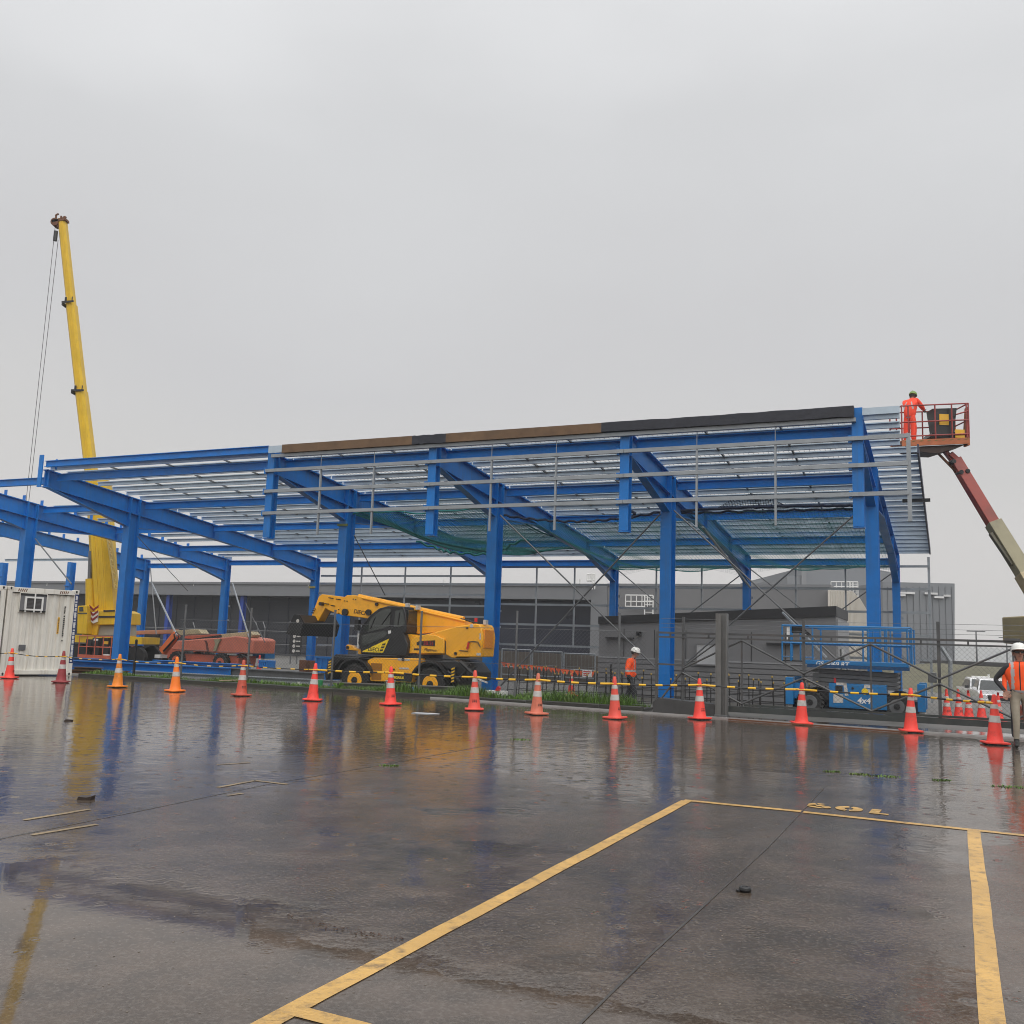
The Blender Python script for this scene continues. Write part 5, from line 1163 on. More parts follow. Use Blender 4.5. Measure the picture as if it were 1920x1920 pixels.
for X in (x0-.3,x1+2.2): 
    for y in (w_+1.4,w_+3.0): wheel('wheel',G2,X,y,ZG+.45,.45,.25,.32,rimm=ORED,lug=False)
# ---------------------------------------------------------------- boundary fence and sliding gate
FW=-6.6
t=thing('chain_link_fence','chain link fence with dark posts along the grass verge behind the row of cones','fence',(-14,FW,0))
fp=[]
for px,top in ((349,1136),(472,1142),(629,1146),(791,1148),(970,1148),(1162,1152)):
    X,z=pw(px,top,FW); fp.append(X); b=MB(); b.cyl((X,FW,-.1),(X,FW,z),.032,n=8); b.cyl((X,FW,z),(X,FW,z+.04),.038,n=8); b.build('post',GALVD,t)
XF0,XF1=-20.3,-4.95
def chain(X0,X1,w,z0,z1,pitch,r,dip=0.0):
    b=MB(); H=z1-z0; step=pitch*1.414; k=X0-H
    while k<X1:
        for s in (1,-1):
            if s==1: a=(k,z0); c=(k+H,z1)
            else: a=(k+H,z0); c=(k,z1)
            def clip(a,c):
                (xa,za),(xc,zc)=a,c
                out=[]
                for (x,z) in (a,c):
                    if x<X0 or x>X1:
                        xx=X0 if x<X0 else X1; tt=(xx-xa)/(xc-xa) if xc!=xa else 0; z=za+(zc-za)*tt; x=xx
                    out.append((x,z))
                return out
            if max(a[0],c[0])<=X0 or min(a[0],c[0])>=X1: continue
            p,q=clip(a,c); strip_tube(b,[(p[0],w+.004*s,p[1]),(q[0],w+.004*s,q[1])],r)
        k+=step
    return b
chain(XF0,XF1,FW-.03,.10,1.95,.075,.0024).build('chain_link_mesh',GALVD,t,smooth=False)
b=MB()
for z in (.12,1.0,1.95): strip_tube(b,[(XF0,FW-.03,z),((XF0+XF1)/2,FW-.03,z-.02),(XF1,FW-.03,z)],.005,4)
b.build('line_wires',GALVD,t)
for px,y0,y1,lab in ((256,1200,1264,'short black post in the verge behind the amber cone'),):
    X,z=pw(px,y0,FW+.3); b=MB(); b.beam((X,FW+.3,-.1),(X,FW+.3,z),.06,.06,(0,1,0)); b.cyl((X,FW+.3,z),(X,FW+.3,z+.02),.03,n=6); tag(b.build('fence_post',BLACK),lab,'post')
GW=-6.9
g=thing('sliding_gate','dark steel cantilever sliding gate with diagonal bracing in front of the scissor lift','gate',(0,GW,.1))
def gz(px,py): return pw(px,py,GW)
gx0=gz(1231,1200)[0]; gx1=-6.9+12.6
ztop=1.93; zbot=.13
def gx(px,py=1260): return gz(px,py)[0]
b=MB(); b.beam((gx0,GW,ztop),(gx1,GW,ztop),.05,.05); b.beam((gx0,GW,ztop-.105),(gx1,GW,ztop-.105),.04,.04)
x=gx0+.35
while x<gx1: b.box(x-.02,x+.02,GW-.02,GW+.02,ztop-.11,ztop); x+=.95
b.build('top_rail',STEELD,g)
b=MB(); b.beam((gx(1395),GW,.27),(gx1,GW,.27),.05,.05); b.box(gx(1360),gx1,GW-.07,GW+.07,zbot-.03,.235); b.build('bottom_rail',mat('grey green steel channel',(.05,.058,.056),.45,.25,3,metal=.2,dirt=(.1,.06,.04),dirt_amt=.4),g)
b=MB(); b.beam((gx(1231),GW,.13),(gx(1231),GW,ztop),.055,.055,(0,1,0)); b.beam((gx(1231),GW,1.16),(gx(1283),GW,1.15),.04,.04); b.beam((gx(1240),GW,.2),(gx(1350),GW,.22),.05,.05); b.build('end_frame',STEELD,g)
mids=[1280,1507,1761,2035]; tops=[1391,1633,1901,2170]
for px,top in ((1280,1153),(1507,1158),(1761,1165),(2035,1172)):
    X,z=gz(px,1260)[0],2.33; b=MB(); b.beam((X,GW+.04,.13),(X,GW+.04,z),.06 if px!=1761 else .07,.06,(0,1,0)); b.build('upright',STEELD,g)
for px in tops: b=MB(); b.beam((gx(px),GW,.24),(gx(px),GW,ztop-.1),.04,.04,(0,1,0)); b.build('stile',STEELD,g)
for i,mpx in enumerate(mids):
    xm=gx(mpx); zm=1.02
    for tx in ([tops[i-1]] if i>0 else [])+[tops[i]]:
        for zt in (ztop-.14,.30):
            if i==0 and tx==tops[0]: pass
            b=MB(); b.cyl((xm,GW-.02,zm+(.05 if zt>1 else -.05)),(gx(tx),GW-.02,zt),.024,n=7); b.build('diagonal_brace',STEELD,g)
b=MB(); b.cyl((gx(1280),GW-.02,1.0),(gx(1237),GW-.02,.25),.024,n=7); b.cyl((gx(1280),GW-.02,1.1),(gx(1346),GW+.05,1.75),.02,n=7); b.build('diagonal_brace',STEELD,g)
chain(gx(1500),gx1-.1,GW+.03,.28,ztop-.13,.075,.0022).build('chain_link_mesh',STEELD,g,smooth=False)
b=MB()
for z in (2.28,2.16,2.06): strip_tube(b,[(gx0+.1,GW+.04,z),(gx(1507),GW+.04,z-.02),(gx(1761),GW+.04,z),(gx1,GW+.04,z)],.004,4)
b.build('barbed_wire',GALVD,g)
b=MB(); X0=gx(1885); b.box(X0,X0+.3,GW-.06,GW+.06,ztop+.02,ztop+.07); b.build('catch_plate',STEELD,g)
# gate guide post, base box, ground track
X,zt=pw(1342,1150,-7.1); X2=pw(1366,1152,-7.1)[0]; t=thing('gate_post','thick galvanised gate guide post standing between the cones and the slate building','post',((X+X2)/2,-7.1,0))
b=MB(); Xc=(X+X2)/2; b.ibeam((Xc,-7.1,0),(Xc,-7.1,zt),(1,0,0),.27,.20,.03,.03); b.box(Xc-.135,Xc+.0,-7.19,-7.18,0,zt-.02); b.build('guide_column',mat('stained galvanised post',(.155,.155,.15),.5,.2,3,metal=.2,dirt=(.08,.07,.06),dirt_amt=.5,streak=True),t)
b=MB(); b.box(Xc-.15,Xc+.15,-7.25,-6.95,.0,.03); b.box(Xc-.05,Xc+.05,-7.0,-6.95,ztop+.05,ztop+.2); b.build('base_plate',GALVD,t)
b=MB(); a=pw(1226,1310,GW-.15)[0]; c=pw(1346,1318,GW-.15)[0]; b.prism([(a,0),(c,0),(c,.26),(a+.15,.34),(a,.24)],GW-.25,GW+.25); tag(b.build('gate_ramp',mat('dark wet concrete plinth',(.055,.055,.055),.4,.3,3)),'dark concrete plinth under the left end of the sliding gate','plinth')
b=MB(); a=gB(808,1309); c=gB(1345,1347); d_=(c-a); n=30; cc=c+d_*.95; b.beam((a.x,a.y,.018),(cc.x,cc.y,.018),.07,.035); tag(b.build('gate_track',mat('bright worn steel track',(.42,.41,.40),.35,.15,4,metal=.4)),'long pale steel gate track lying on the wet concrete','gate track')
b=MB(); a=gB(1360,1352); c=gB(1700,1377); b.beam((a.x,a.y+.35,.02),(c.x,c.y+.35,.02),.05,.03); tag(b.build('rusty_rail',RUST),'rusty steel rail lying on the ground below the gate','steel rail')
# ---------------------------------------------------------------- cones and barrier bars
def cmat(n,col,d=.35): return mat(n,col,.5,.10,3,dirt=(.07,.035,.025),dirt_amt=d,dscale=3)
CM={'red':cmat('fluorescent red cone',(.88,.065,.045),.5),'maroon':cmat('faded maroon cone',(.30,.035,.04),.5),'amber':cmat('dirty amber cone',(.78,.24,.015),.6),'orange':cmat('bright orange cone',(.95,.22,.02),.2),'rust':cmat('grimy faded red cone',(.55,.09,.05),.6),'salmon':cmat('sun faded salmon cone',(.62,.17,.10),.5),'coral':cmat('coral red cone',(.75,.09,.06),.35)}
def cone_proto(cname,h=.90,white=False,sc=1.0):
    t=local('traffic_cone','x','cone',(0,0,0)); m=CM[cname]; n=24
    b=MB(); s=.215*sc; pts=[(math.cos(a)*s*1.03 if False else 0,0) for a in range(1)]
    ch=.05; pl=[(s,s-ch),(s-ch,s),(-s+ch,s),(-s,s-ch),(-s,-s+ch),(-s+ch,-s),(s-ch,-s),(s,-s+ch)]
    b.prism(pl,.018,.052,'z'); b.build('base',m,t,bevel=.008)
    b=MB()
    for i in range(8): a=i*math.pi/4; b.box(s*.8*math.cos(a)-.03,s*.8*math.cos(a)+.03,s*.8*math.sin(a)-.03,s*.8*math.sin(a)+.03,0,.018)
    b.box(-s*.8,s*.8,-s*.8,s*.8,.006,.0175); b.build('base_foot',BLACK if cname!='maroon' else m,t)
    r=lambda z:(.142-(.142-.033)*(z-.05)/(h-.05))*sc
    b=MB(); b.lathe([(.155*sc,.05),(r(.07),.075)]+[(r(z),z) for z in (.2,.35,.5,.65,.8)]+[(r(h-.015),h-.015),(r(h)*.75,h),(r(h)*.45,h-.002)],n=n); b.build('body',m,t)
    for z0,z1 in ((h*.44,h*.575),(h*.715,h*.80)):
        b=MB(); b.lathe([(r(z0)+.0005,z0),(r(z0)+.004,z0+.003),(r(z1)+.004,z1-.003),(r(z1)+.0005,z1)],n=n); b.build('reflective_band',RETRO if cname in('amber','rust','salmon','maroon') or True else WHITE,t)
    if cname in ('rust','salmon','coral','red'):
        b=MB()
        for k in range(3): a0=-1.9+k*.33; 
        for k in range(3):
            a0=-1.95+k*.30; rr_=r(.2)+.003
            for zz in (.17,.20,.23): b.add([(rr_*math.cos(a0),rr_*math.sin(a0),zz),(rr_*math.cos(a0+.2),rr_*math.sin(a0+.2),zz),((rr_-.001)*math.cos(a0+.2),(rr_-.001)*math.sin(a0+.2),zz+.016),((rr_-.001)*math.cos(a0),(rr_-.001)*math.sin(a0),zz+.016)],[(0,1,2,3)])
        b.build('stencil_mark',BLACK,t)
    return t
protos={}
cones=[(17,1277,'red','bright red cone nearest the left edge in front of the white container'),(114,1285,'maroon','dark maroon faded cone in front of the container corner'),(220,1294,'amber','dirty amber cone in front of the blue steel beams'),(328,1302,'orange','clean orange cone in front of the orange boom lift'),(452,1310,'rust','grimy red cone in front of the lift tail, white band on a brownish body'),(586,1319,'red','bright red cone just left of the telehandler front wheel'),(732,1327,'red','red cone standing before the telehandler side tank with a white band'),(889,1337,'coral','coral cone before the telehandler rear and its stabiliser'),(1006,1345,'salmon','sun-faded salmon cone in front of the bunting and rebar'),(1153,1353,'coral','streaked coral cone beside the walking worker in orange'),(1312,1354,'red','red cone just left of the thick gate post'),(1503,1363,'red','red cone in front of the left end of the scissor lift'),(1708,1378,'red','bright red cone in front of the right end of the scissor lift'),(1866,1401,'red','large bright red cone beside the man in the orange vest')]
CP=[]
qc=random.Random(2)
for k,(px,py,cn,lab) in enumerate(cones):
    p=gp(px,py-5); p.z=0; CP.append(p); rz_=qc.uniform(0,1.57)
    if cn not in protos: protos[cn]=cone_proto(cn); c=protos[cn]; c.location=p; c.rotation_euler=(0,0,rz_)
    else: c=dup(protos[cn],p,rz_)
    c['label']=lab; c['group']='cones along the barrier'
    c.rotation_euler=(qc.uniform(-.03,.03),qc.uniform(-.03,.03),rz_)
# small cones beyond the gate and on site
small=cone_proto('red',.75,sc=.9); small['group']='small cones beyond the gate'
sc_=[(1776,1348,'red cone behind the gate post, widest of the small cones behind the gate'),(1798,1349,'slim red cone behind the gate, second of the small row'),(1817,1351,'red cone in the middle of the small row behind the gate'),(1841,1351,'short dull cone behind the gate below the white car'),(1873,1355,'small cone half hidden behind the large cone by the man')]
for k,(px,py,lab) in enumerate(sc_):
    Y=26.3; p=py_(px,py,Y); p=Vector((p.x,Y,p.z))
    if k==0: small.location=p; small['label']=lab
    else: dup(small,p,.3*k,lab)
for px,Y,lab,s_ in ((485,47,'little orange cone standing beside the blue bin behind the verge',.8),(1072,36,'red cone standing among the rebar behind the bunting',.8),):
    p=py_(px,1260,Y); c=dup(protos['red'],Vector((p.x,Y,ZG)),.4,lab); c['group']='cones on the building site'
# bars resting on the cone tops
def bar(a,c,label,sag=0.0,seed=0,rb=.017,rs=.024):
    b=MB(); a,c=Vector(a),Vector(c); d=c-a; L=d.length; n=24; q=random.Random(seed)
    P=lambda t:a+d*t-Vector((0,0,sag*4*t*(1-t)))
    b.mi(0); pts=[P(i/n) for i in range(n+1)]
    for i in range(n): b.cyl(pts[i],pts[i+1],rb,n=8,caps=i in(0,n-1))
    b.mi(1); k=5 if L>1.5 else 4
    ys=[.02]+[(i+.5)/k+q.uniform(-.02,.02) for i in range(k)]+[.98]
    wd=(.085 if rs>.02 else .065)/L
    for t in ys:
        t0,t1=max(0,t-wd),min(1,t+wd); b.cyl(P(t0),P(t1),rs,n=8)
    e=(d.normalized())
    for s,p in ((1,a),(-1,c)):   # end ring dropped over the cone tip
        for k2 in range(14):
            a0,a1=2*math.pi*k2/14,2*math.pi*(k2+1)/14; cen=p-e*s*.0; b.cyl(cen+Vector((.062*math.cos(a0),.062*math.sin(a0),0)),cen+Vector((.062*math.cos(a1),.062*math.sin(a1),0)),.012,n=5,caps=False)
    return tag(b.build('barrier_bar',[BARB,BARY],frame='W'),label,'barrier bar',group='striped bars between the cones')
short=['the leftmost red cone','the maroon cone','the amber cone','the orange cone','the grimy red cone','the front wheel cone','the side tank cone','the coral cone','the salmon cone','the walking worker','the gate post cone','the lift left end','the lift right end','the man']
ends=[CP[0]-(CP[1]-CP[0])]+CP
for i in range(len(ends)-1):
    a,c=ends[i],ends[i+1]; hz=.745; d=(c-a); d.z=0; d=d.normalized()*.05
    lab='striped bar '+('running off the left edge from the leftmost red cone' if i==0 else 'from %s to %s'%(short[i-1].replace('the ',''),short[i].replace('the ','')))
    bar((a.x+d.x,a.y+d.y,hz+.012*(i%2)),(c.x-d.x,c.y-d.y,hz+.012*((i+1)%2)),lab,.05 if i<5 else .02,i,.012 if i<6 else .017,.0145 if i<6 else .023)
# ---------------------------------------------------------------- reinforcement, bunting
grp='rebar starter bars behind the verge'; q=random.Random(21)
def rebar_proto(h):
    t=local('rebar','black upright rebar with a dull yellow cap in the row behind the verge','rebar',(0,0,0),0,grp)
    b=MB(); b.cyl((0,0,0),(0,0,h),.016,n=6); b.build('bar',REBAR,t); b=MB(); b.lathe([(.018,h-.02),(.027,h-.01),(.027,h+.03),(.016,h+.04)],n=8); b.build('cap',CAPY,t); return t
hs_=[.92,1.02,1.12]; rp=[rebar_proto(h) for h in hs_]; used=set()
n=0
for row,(w,cnt,x0,x1) in enumerate(((-1.2,40,-11.2,.6),(-.2,34,-11.3,-.2))):
    for i in range(cnt):
        X=x0+(x1-x0)*i/(cnt-1)+q.uniform(-.06,.06)
        if abs(X-FX['D'])<.35: continue
        k=q.randrange(3); o=rp[k]
        if k in used: o=dup(o)
        used.add(k); o.location=fromB(X,w+q.uniform(-.06,.06),ZG); o.rotation_euler=(q.uniform(-.05,.05),q.uniform(-.05,.05),q.uniform(0,6))
b=MB()
for w in (-1.2,-.2):
    for z in (-.15,.05,.3): b.cyl((-11.3,w+.05,z),(.6,w+.05,z),.010,n=5)
tag(b.build('horizontal_rebar',REBAR),'long horizontal black reinforcing bars tied along the upright rebar row','rebar')
b=MB(); b.box(-11.5,.8,-1.7,.2,-.35,-.22); tag(b.build('footing',CONC),kind='structure')
# bunting
pts=[pw(px,py,1.5) for px,py in ((936,1240),(956,1243),(972,1244),(989,1246),(1008,1248),(1025,1250),(1040,1252),(1056,1254),(1074,1256),(1090,1257),(1112,1259))]
t=thing('bunting','orange triangular safety bunting strung above the rebar','bunting',(-9,1.5,.6))
b=MB(); strip_tube(b,[(x,1.5,z) for x,z in pts],.012,5); b.build('cord',WROPE,t); b=MB(); q=random.Random(6)
for (xa,za),(xc,zc) in zip(pts[:-1],pts[1:]):
    for f_ in (.15,.62):
        x=xa+(xc-xa)*f_; z=za+(zc-za)*f_; w2=.12+q.uniform(0,.05); y=1.5+q.uniform(-.05,.05); b.add([(x,1.5,z),(x+w2*1.4,1.5,z-.01),(x+w2*.8,y,z-.20),(x,1.51,z),(x+w2*1.4,1.51,z-.01),(x+w2*.8,y+.01,z-.20)],[(0,1,2),(3,5,4)])
b.build('flags',FLAGO,t,smooth=False)
x,z=pw(1101,1263,1.4); s=MB(); s.box(x-.17,x+.17,1.38,1.40,z-.12,z+.12); sg=s.build('notice_sign',WHITE); tag(sg,'small white notice hanging at the right end of the bunting','sign'); b=MB()
for k in range(3): b.box(x-.13,x+.13-.04*k,1.372,1.38,z+.05-k*.06,z+.08-k*.06)
b.build('lettering',REDD,sg)
X,z0=pw(1146,1246,-1.5); b=MB(); b.cyl((X,-1.5,ZG),(X,-1.5,z0),.035,n=8); b.cyl((X,-1.5,z0),(X,-1.5,z0+.01),.04,n=8); tag(b.build('steel_stake',BLACK),'thick black stake among the rebar left of the walking worker','stake')
# ---------------------------------------------------------------- boom lift working at the roof edge
YB=30.5
def bp(px,py,Y=YB): return py_(px,py,Y)
q0=bp(1686,830); q1=bp(1815,826); BZ=(bp(1690,834).z+bp(1815,832).z)/2
BL=thing('boom_lift','orange boom lift reaching in from the right edge with its basket at the roof corner','boom lift',(17.6,YB,-1.0),'W')
x0,x1=bp(1681,835).x,bp(1805,830).x; zf=bp(1745,829).z; zt=zf+1.12; y0,y1=YB-.45,YB+.5
rt=.024; b=MB()
def bz(x,z): return z+(x-x0-.9)*.075
for z in (zt,zf+.58,zf+.12):
    for y in (y0,y1): b.cyl((x0,y,bz(x0,z)),(x1,y,bz(x1,z)),rt,n=7)
    for x in (x0,x1): b.cyl((x,y0,bz(x,z)),(x,y1,bz(x,z)),rt,n=7)
for f_ in (0,.10,.30,.50,.75,.97,1):
    x=x0+(x1-x0)*f_
    for y in (y0,y1):
        if f_ in (.3,) and y==y0: continue
        b.cyl((x,y,bz(x,zf)),(x,y,bz(x,zt)),rt,n=7)
b.cyl((x0+1.75,y0,bz(x0,zt-.22)),(x1,y0,bz(x1,zt-.25)),rt,n=7); b.cyl((x0+.5,y1,bz(x0,zf)),(x0+.7,y1,bz(x0,zt)),rt,n=7)
b.build('basket_rail',mat('maroon red rail paint',(.30,.045,.04),.5,.15),BL)
b=MB(); b.prism([(x0,bz(x0,zf-.20)),(x1,bz(x1,zf-.20)),(x1,bz(x1,zf)),(x0,bz(x0,zf))],y0-.01,y0+.04); b.prism([(x0,bz(x0,zf-.03)),(x1,bz(x1,zf-.03)),(x1,bz(x1,zf)),(x0,bz(x0,zf))],y0+.04,y1); b.prism([(x1-.05,bz(x1,zf-.25)),(x1+.02,bz(x1,zf-.25)),(x1+.02,bz(x1,zt-.1)),(x1-.05,bz(x1,zf+.2))],y0,y0+.3); tr=b.build('basket_floor',mat('worn orange brown tray',(.42,.12,.04),.55,.25,4,dirt=(.1,.05,.03),dirt_amt=.5),BL)
b=MB(); 
for k in range(9): x=x0+.12+k*.24; b.prism([(x,bz(x,zf-.03)),(x+.10,bz(x,zf-.03)),(x+.02,bz(x,zf-.07)),(x-.06,bz(x,zf-.07))],y0-.014,y0-.01)
b.build('toe_board_stripes',mat('dark ochre stripe',(.20,.12,.03),.6,.2),tr)
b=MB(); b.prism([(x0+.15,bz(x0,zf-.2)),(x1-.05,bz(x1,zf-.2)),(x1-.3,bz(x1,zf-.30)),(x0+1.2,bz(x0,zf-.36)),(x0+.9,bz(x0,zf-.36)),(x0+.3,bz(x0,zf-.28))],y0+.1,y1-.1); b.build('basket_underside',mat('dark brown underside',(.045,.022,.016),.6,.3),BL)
xc=bp(1762,800).x; b=MB(); zc=zf+.08; b.prism([(xc-.36,zc+.95),(xc+.42,zc+1.0),(xc+.30,zc+.15),(xc-.25,zc+.1)],y0+.12,y0+.6); b.prism([(xc-.5,zc),(xc+.5,zc),(xc+.62,zc+.22),(xc+.3,zc+.2),(xc-.4,zc+.15)],y0+.1,y0+.7); b.build('control_console',BLACK,BL)
b=MB(); b.box(xc-.16,xc+.14,y0+.10,y0+.12,zc+.42,zc+.78); b.build('placard',YSTK,BL); b=MB(); xx=bp(1790,812).x; b.box(xx-.18,xx+.12,y0+.02,y0+.04,zf+.08,zf+.35); b.build('placard',YSTK,BL)
def bbeam(p,q,Yp,Yq,a,h,name,m,par=BL,bev=.015):
    P,Q=bp(*p,Yp),bp(*q,Yq); b=MB(); b.beam(P,Q,a,h,(0,1,0)); return b.build(name,m,par,bevel=bev)
J=mat('dark red fly boom paint',(.30,.05,.035),.45,.2,2,dirt=(.10,.04,.03),dirt_amt=.5)
bbeam((1772,846),(1798,880),YB,YB,.13,.16,'jib_mount',J)
bbeam((1790,862),(1867,990),YB,YB-.6,.34,.30,'fly_boom',J)
bbeam((1782,850),(1806,872),YB-.1,YB-.1,.16,.1,'level_cylinder',J)
bbeam((1755,846),(1800,892),YB-.05,YB-.05,.07,.07,'level_link',RUST)
b=MB(); 
for px,py in ((1786,866),(1800,886),(1812,884)): P=bp(px,py,YB-.2); b.cyl(P-Vector((0,.12,0)),P+Vector((0,.2,0)),.07,n=10)
b.build('pivot_pins',BLACK,BL)
bbeam((1862,980),(1924,1080),YB-.6,YB-1.2,.42,.40,'mid_boom',OLIVE)
bbeam((1921,1074),(2010,1222),YB-1.2,YB-2.0,.50,.48,'base_boom',CREAM)
bbeam((1857,1000),(1898,1060),YB-.75,YB-1.1,.10,.16,'cable_carrier',mat('brown cable tray',(.11,.10,.07),.6,.2))
P=bp(2010,1222,YB-2); gz0=-1.0
b=MB(); b.box(P.x-.7,P.x+1.8,P.y-.9,P.y+1.5,P.z-.75,P.z+.55); b.build('turntable',CREAM,BL,bevel=.05)
P2=bp(1906,1180,YB-2); b=MB(); b.prism([(P2.x-.02,bp(1906,1206,YB-2).z),(P2.x+1.0,bp(1906,1210,YB-2).z),(P2.x+1.0,bp(1906,1150,YB-2).z),(P2.x-.02,bp(1906,1156,YB-2).z)],YB-2.7,YB-1.2); b.build('counterweight',mat('beige olive counterweight',(.33,.27,.14),.5,.12),BL,bevel=.04)
b=MB(); b.box(P.x-1.0,P.x+2.4,P.y-1,P.y+1.6,gz0+.5,gz0+1.2); b.build('chassis',ORED,BL,bevel=.04)
for X in (P.x-.3,P.x+1.9):
    for y in (P.y-1,P.y+1.6):
        b=MB(); b.lathe([(.25,-.18),(.45,-.2),(.5,-.1),(.5,.1),(.45,.2),(.25,.18)],(X,y,gz0+.5),18,'y'); o=b.build('wheel',RUBBER,BL); b=MB(); b.lathe([(.26,-.15),(.1,-.12)],(X,y,gz0+.5),12,'y'); b.build('rim',ORED,o)
# ---------------------------------------------------------------- white utility cars beyond the gate
def car(label,px,py,Y,zg,rz,seed):
    P=py_(px,py,Y); t=local('parked_car',label,'car',(P.x,Y,zg),rz,'white utility cars beyond the gate')
    W_=.9
    def sec(prof,y0,y1): return prof
    b=MB()   # lower body, front faces -y
    prof=[(-2.5,.45),(-2.55,.75),(-2.4,1.02),(-1.2,1.16),(2.6,1.14),(2.65,.55),(2.2,.42),(-2.3,.40)]
    nW=6; vs=[]; k=len(prof)
    for x,s in ((-W_,.92),(-W_*.97,1),(W_*.97,1),(W_,.92)):
        for (y,z) in prof: vs.append((x,y*(.985 if s<1 else 1),z if s==1 else .75+(z-.75)*.86))
    fs=[(i*k+j,i*k+(j+1)%k,(i+1)*k+(j+1)%k,(i+1)*k+j) for i in range(3) for j in range(k)]+[tuple(range(k)),tuple(range(4*k-1,3*k-1,-1))]
    b.add(vs,fs); body=b.build('body',CARW,t,bevel=.03)
    b=MB(); cp=[(-1.15,1.14),(-.45,1.72),(.9,1.78),(1.3,1.14)]; vs=[]
    for x0_,x1_ in ((-.84,-.66),(.84,.66)):
        for (y,z),xx in zip(cp,(x0_,x1_,x1_,x0_)): vs.append((xx,y,z))
    b.add(vs,[(0,1,2,3),(7,6,5,4),(0,4,5,1),(1,5,6,2),(2,6,7,3),(3,7,4,0)]); cab=b.build('cabin',CARW,t,bevel=.03)
    b=MB(); b.add([(-.76,-1.10,1.19),(.76,-1.10,1.19),(.62,-.53,1.665),(-.62,-.53,1.665)],[(0,1,2,3)]); b.v=[(x,y-.02,z+.012) for x,y,z in b.v]; b.add([(-.76,-1.09,1.17),(.76,-1.09,1.17),(.62,-.52,1.65),(-.62,-.52,1.65)],[(3,2,1,0)]); b.build('windscreen',CGLASS,cab)
    for s in (-1,1):
        b=MB(); b.add([(s*.845,-.95,1.2),(s*.845,1.1,1.2),(s*.70,.8,1.66),(s*.70,-.42,1.63)],[(0,1,2,3) if s<0 else (3,2,1,0)]); b.v=[(x+s*.012,y,z) for x,y,z in b.v]; b.build('side_window',CGLASS,cab)
        b=MB(); b.box(s*.97-.1,s*.97+.1,-.95,-.85,1.15,1.32); b.build('mirror',CARW if seed else BLACK,t,bevel=.02)
        b=MB(); b.prism([(s*.55,.80),(s*.88,.86),(s*.86,1.0),(s*.6,.96)],-2.545,-2.45); b.build('headlight',LAMP,t)
    b=MB(); b.prism([(-.5,.72),(.5,.72),(.56,.98),(-.56,.98)],-2.57,-2.5); b.box(-.8,.8,-2.62,-2.5,.38,.66); gr=b.build('grille',BLACK,t); b=MB(); b.box(-.2,.2,-2.60,-2.575,.86,.94); b.build('badge_panel',REDD,gr)
    b=MB(); b.box(-.25,.25,-2.64,-2.62,.5,.62); b.build('number_plate',WHITE,t)
    for s in (-1,1):
        for y in (-1.65,1.6):
            b=MB(); b.lathe([(.2,-.12),(.33,-.13),(.37,-.06),(.37,.06),(.33,.13),(.2,.12)],(0,0,0),18,'y'); b.v=[(s*.78+yy,y+xx,z+.37) for xx,yy,z in b.v]; o=b.build('wheel',RUBBER,t); b=MB(); b.lathe([(.21,-.1),(.05,-.09)],(0,0,0),12,'y'); b.v=[(s*.80+s*abs(yy),y+xx,z+.37) for xx,yy,z in b.v]; b.build('rim',GALV,o)
    if seed==0:
        b=MB(); b.box(-.5,.5,.0,.12,1.80,1.86); b.cyl((.45,.06,1.86),(.45,.06,1.98),.06,n=8); b.build('roof_beacon',WHITE,t)
    return t
car('white utility car parked at the back, roof beacon showing over the other car',1840,1300,58,-1.28,R(-14),0)
car('white utility car in front with dark grille and red plate, partly behind the man',1862,1300,51,-1.18,R(-20),1)
t=thing('security_post','galvanised security fence post with a bent top behind the gate','post',(0,0,0)); 
a=gB(1782,1330,-.4); 
b=MB(); W_=8.0; p=[pw(px,py,W_) for px,py in ((1782,1330),(1782,1240),(1765,1213))]; 
for (x,z),(x2,z2) in zip(p[:-1],p[1:]): b.cyl((x,W_,z),(x2,W_,z2),.07,n=8)
b.build('post',GALV,t)
b=MB(); x,z=pw(1748,1262,9); b.box(x-.15,x+.15,9,9.25,z-.35,z+.02); t=tag(b.build('meter_box',GALVD,bevel=.02),'small grey box on the site right of the scissor lift','box')
# ---------------------------------------------------------------- litter on the verge and the lot
def small_thing(name,label,cat,px,py,w,fn,m,z=None):
    X,zz=pw(px,py,w); b=MB(); fn(b,X,zz,w); return tag(b.build(name,m),label,cat)
small_thing('plastic_bucket','white translucent bucket lying in the grass below the telehandler','bucket',732,1283,-6.5,lambda b,X,z,w:b.lathe([(.10,0),(.14,.30),(.15,.30),(.155,.32),(.13,.31),(.10,.02)],(X,w,.06),14),mat('milky plastic',(.5,.5,.48),.4,.15))
small_thing('green_bucket','small green bucket on the verge left of the telehandler front wheel','bucket',598,1283,-6.5,lambda b,X,z,w:b.lathe([(.09,0),(.12,.22),(.125,.22),(.10,.02)],(X,w,.06),14),mat('green plastic',(.03,.30,.11),.4,.15))
small_thing('blue_bag','crumpled blue bag in the grass by the rear wheel','bag',775,1291,-6.3,lambda b,X,z,w:b.lathe([(.05,0),(.16,.04),(.14,.11),(.08,.17),(.03,.16)],(X,w,.05),9),mat('blue plastic sheet',(.02,.12,.30),.4,.3))
small_thing('white_box','white box with a red rag on the verge behind the coral cone','box',931,1296,-5.6,lambda b,X,z,w:b.box(X-.28,X+.28,w-.15,w+.15,-.02,.22),WHITE)
small_thing('red_rag','red rag lying on the white box','rag',933,1286,-5.75,lambda b,X,z,w:b.prism([(X-.05,.225),(X+.07,.225),(X+.09,.30),(X+.03,.36),(X-.02,.30)],w-.05,w+.05),REDD)
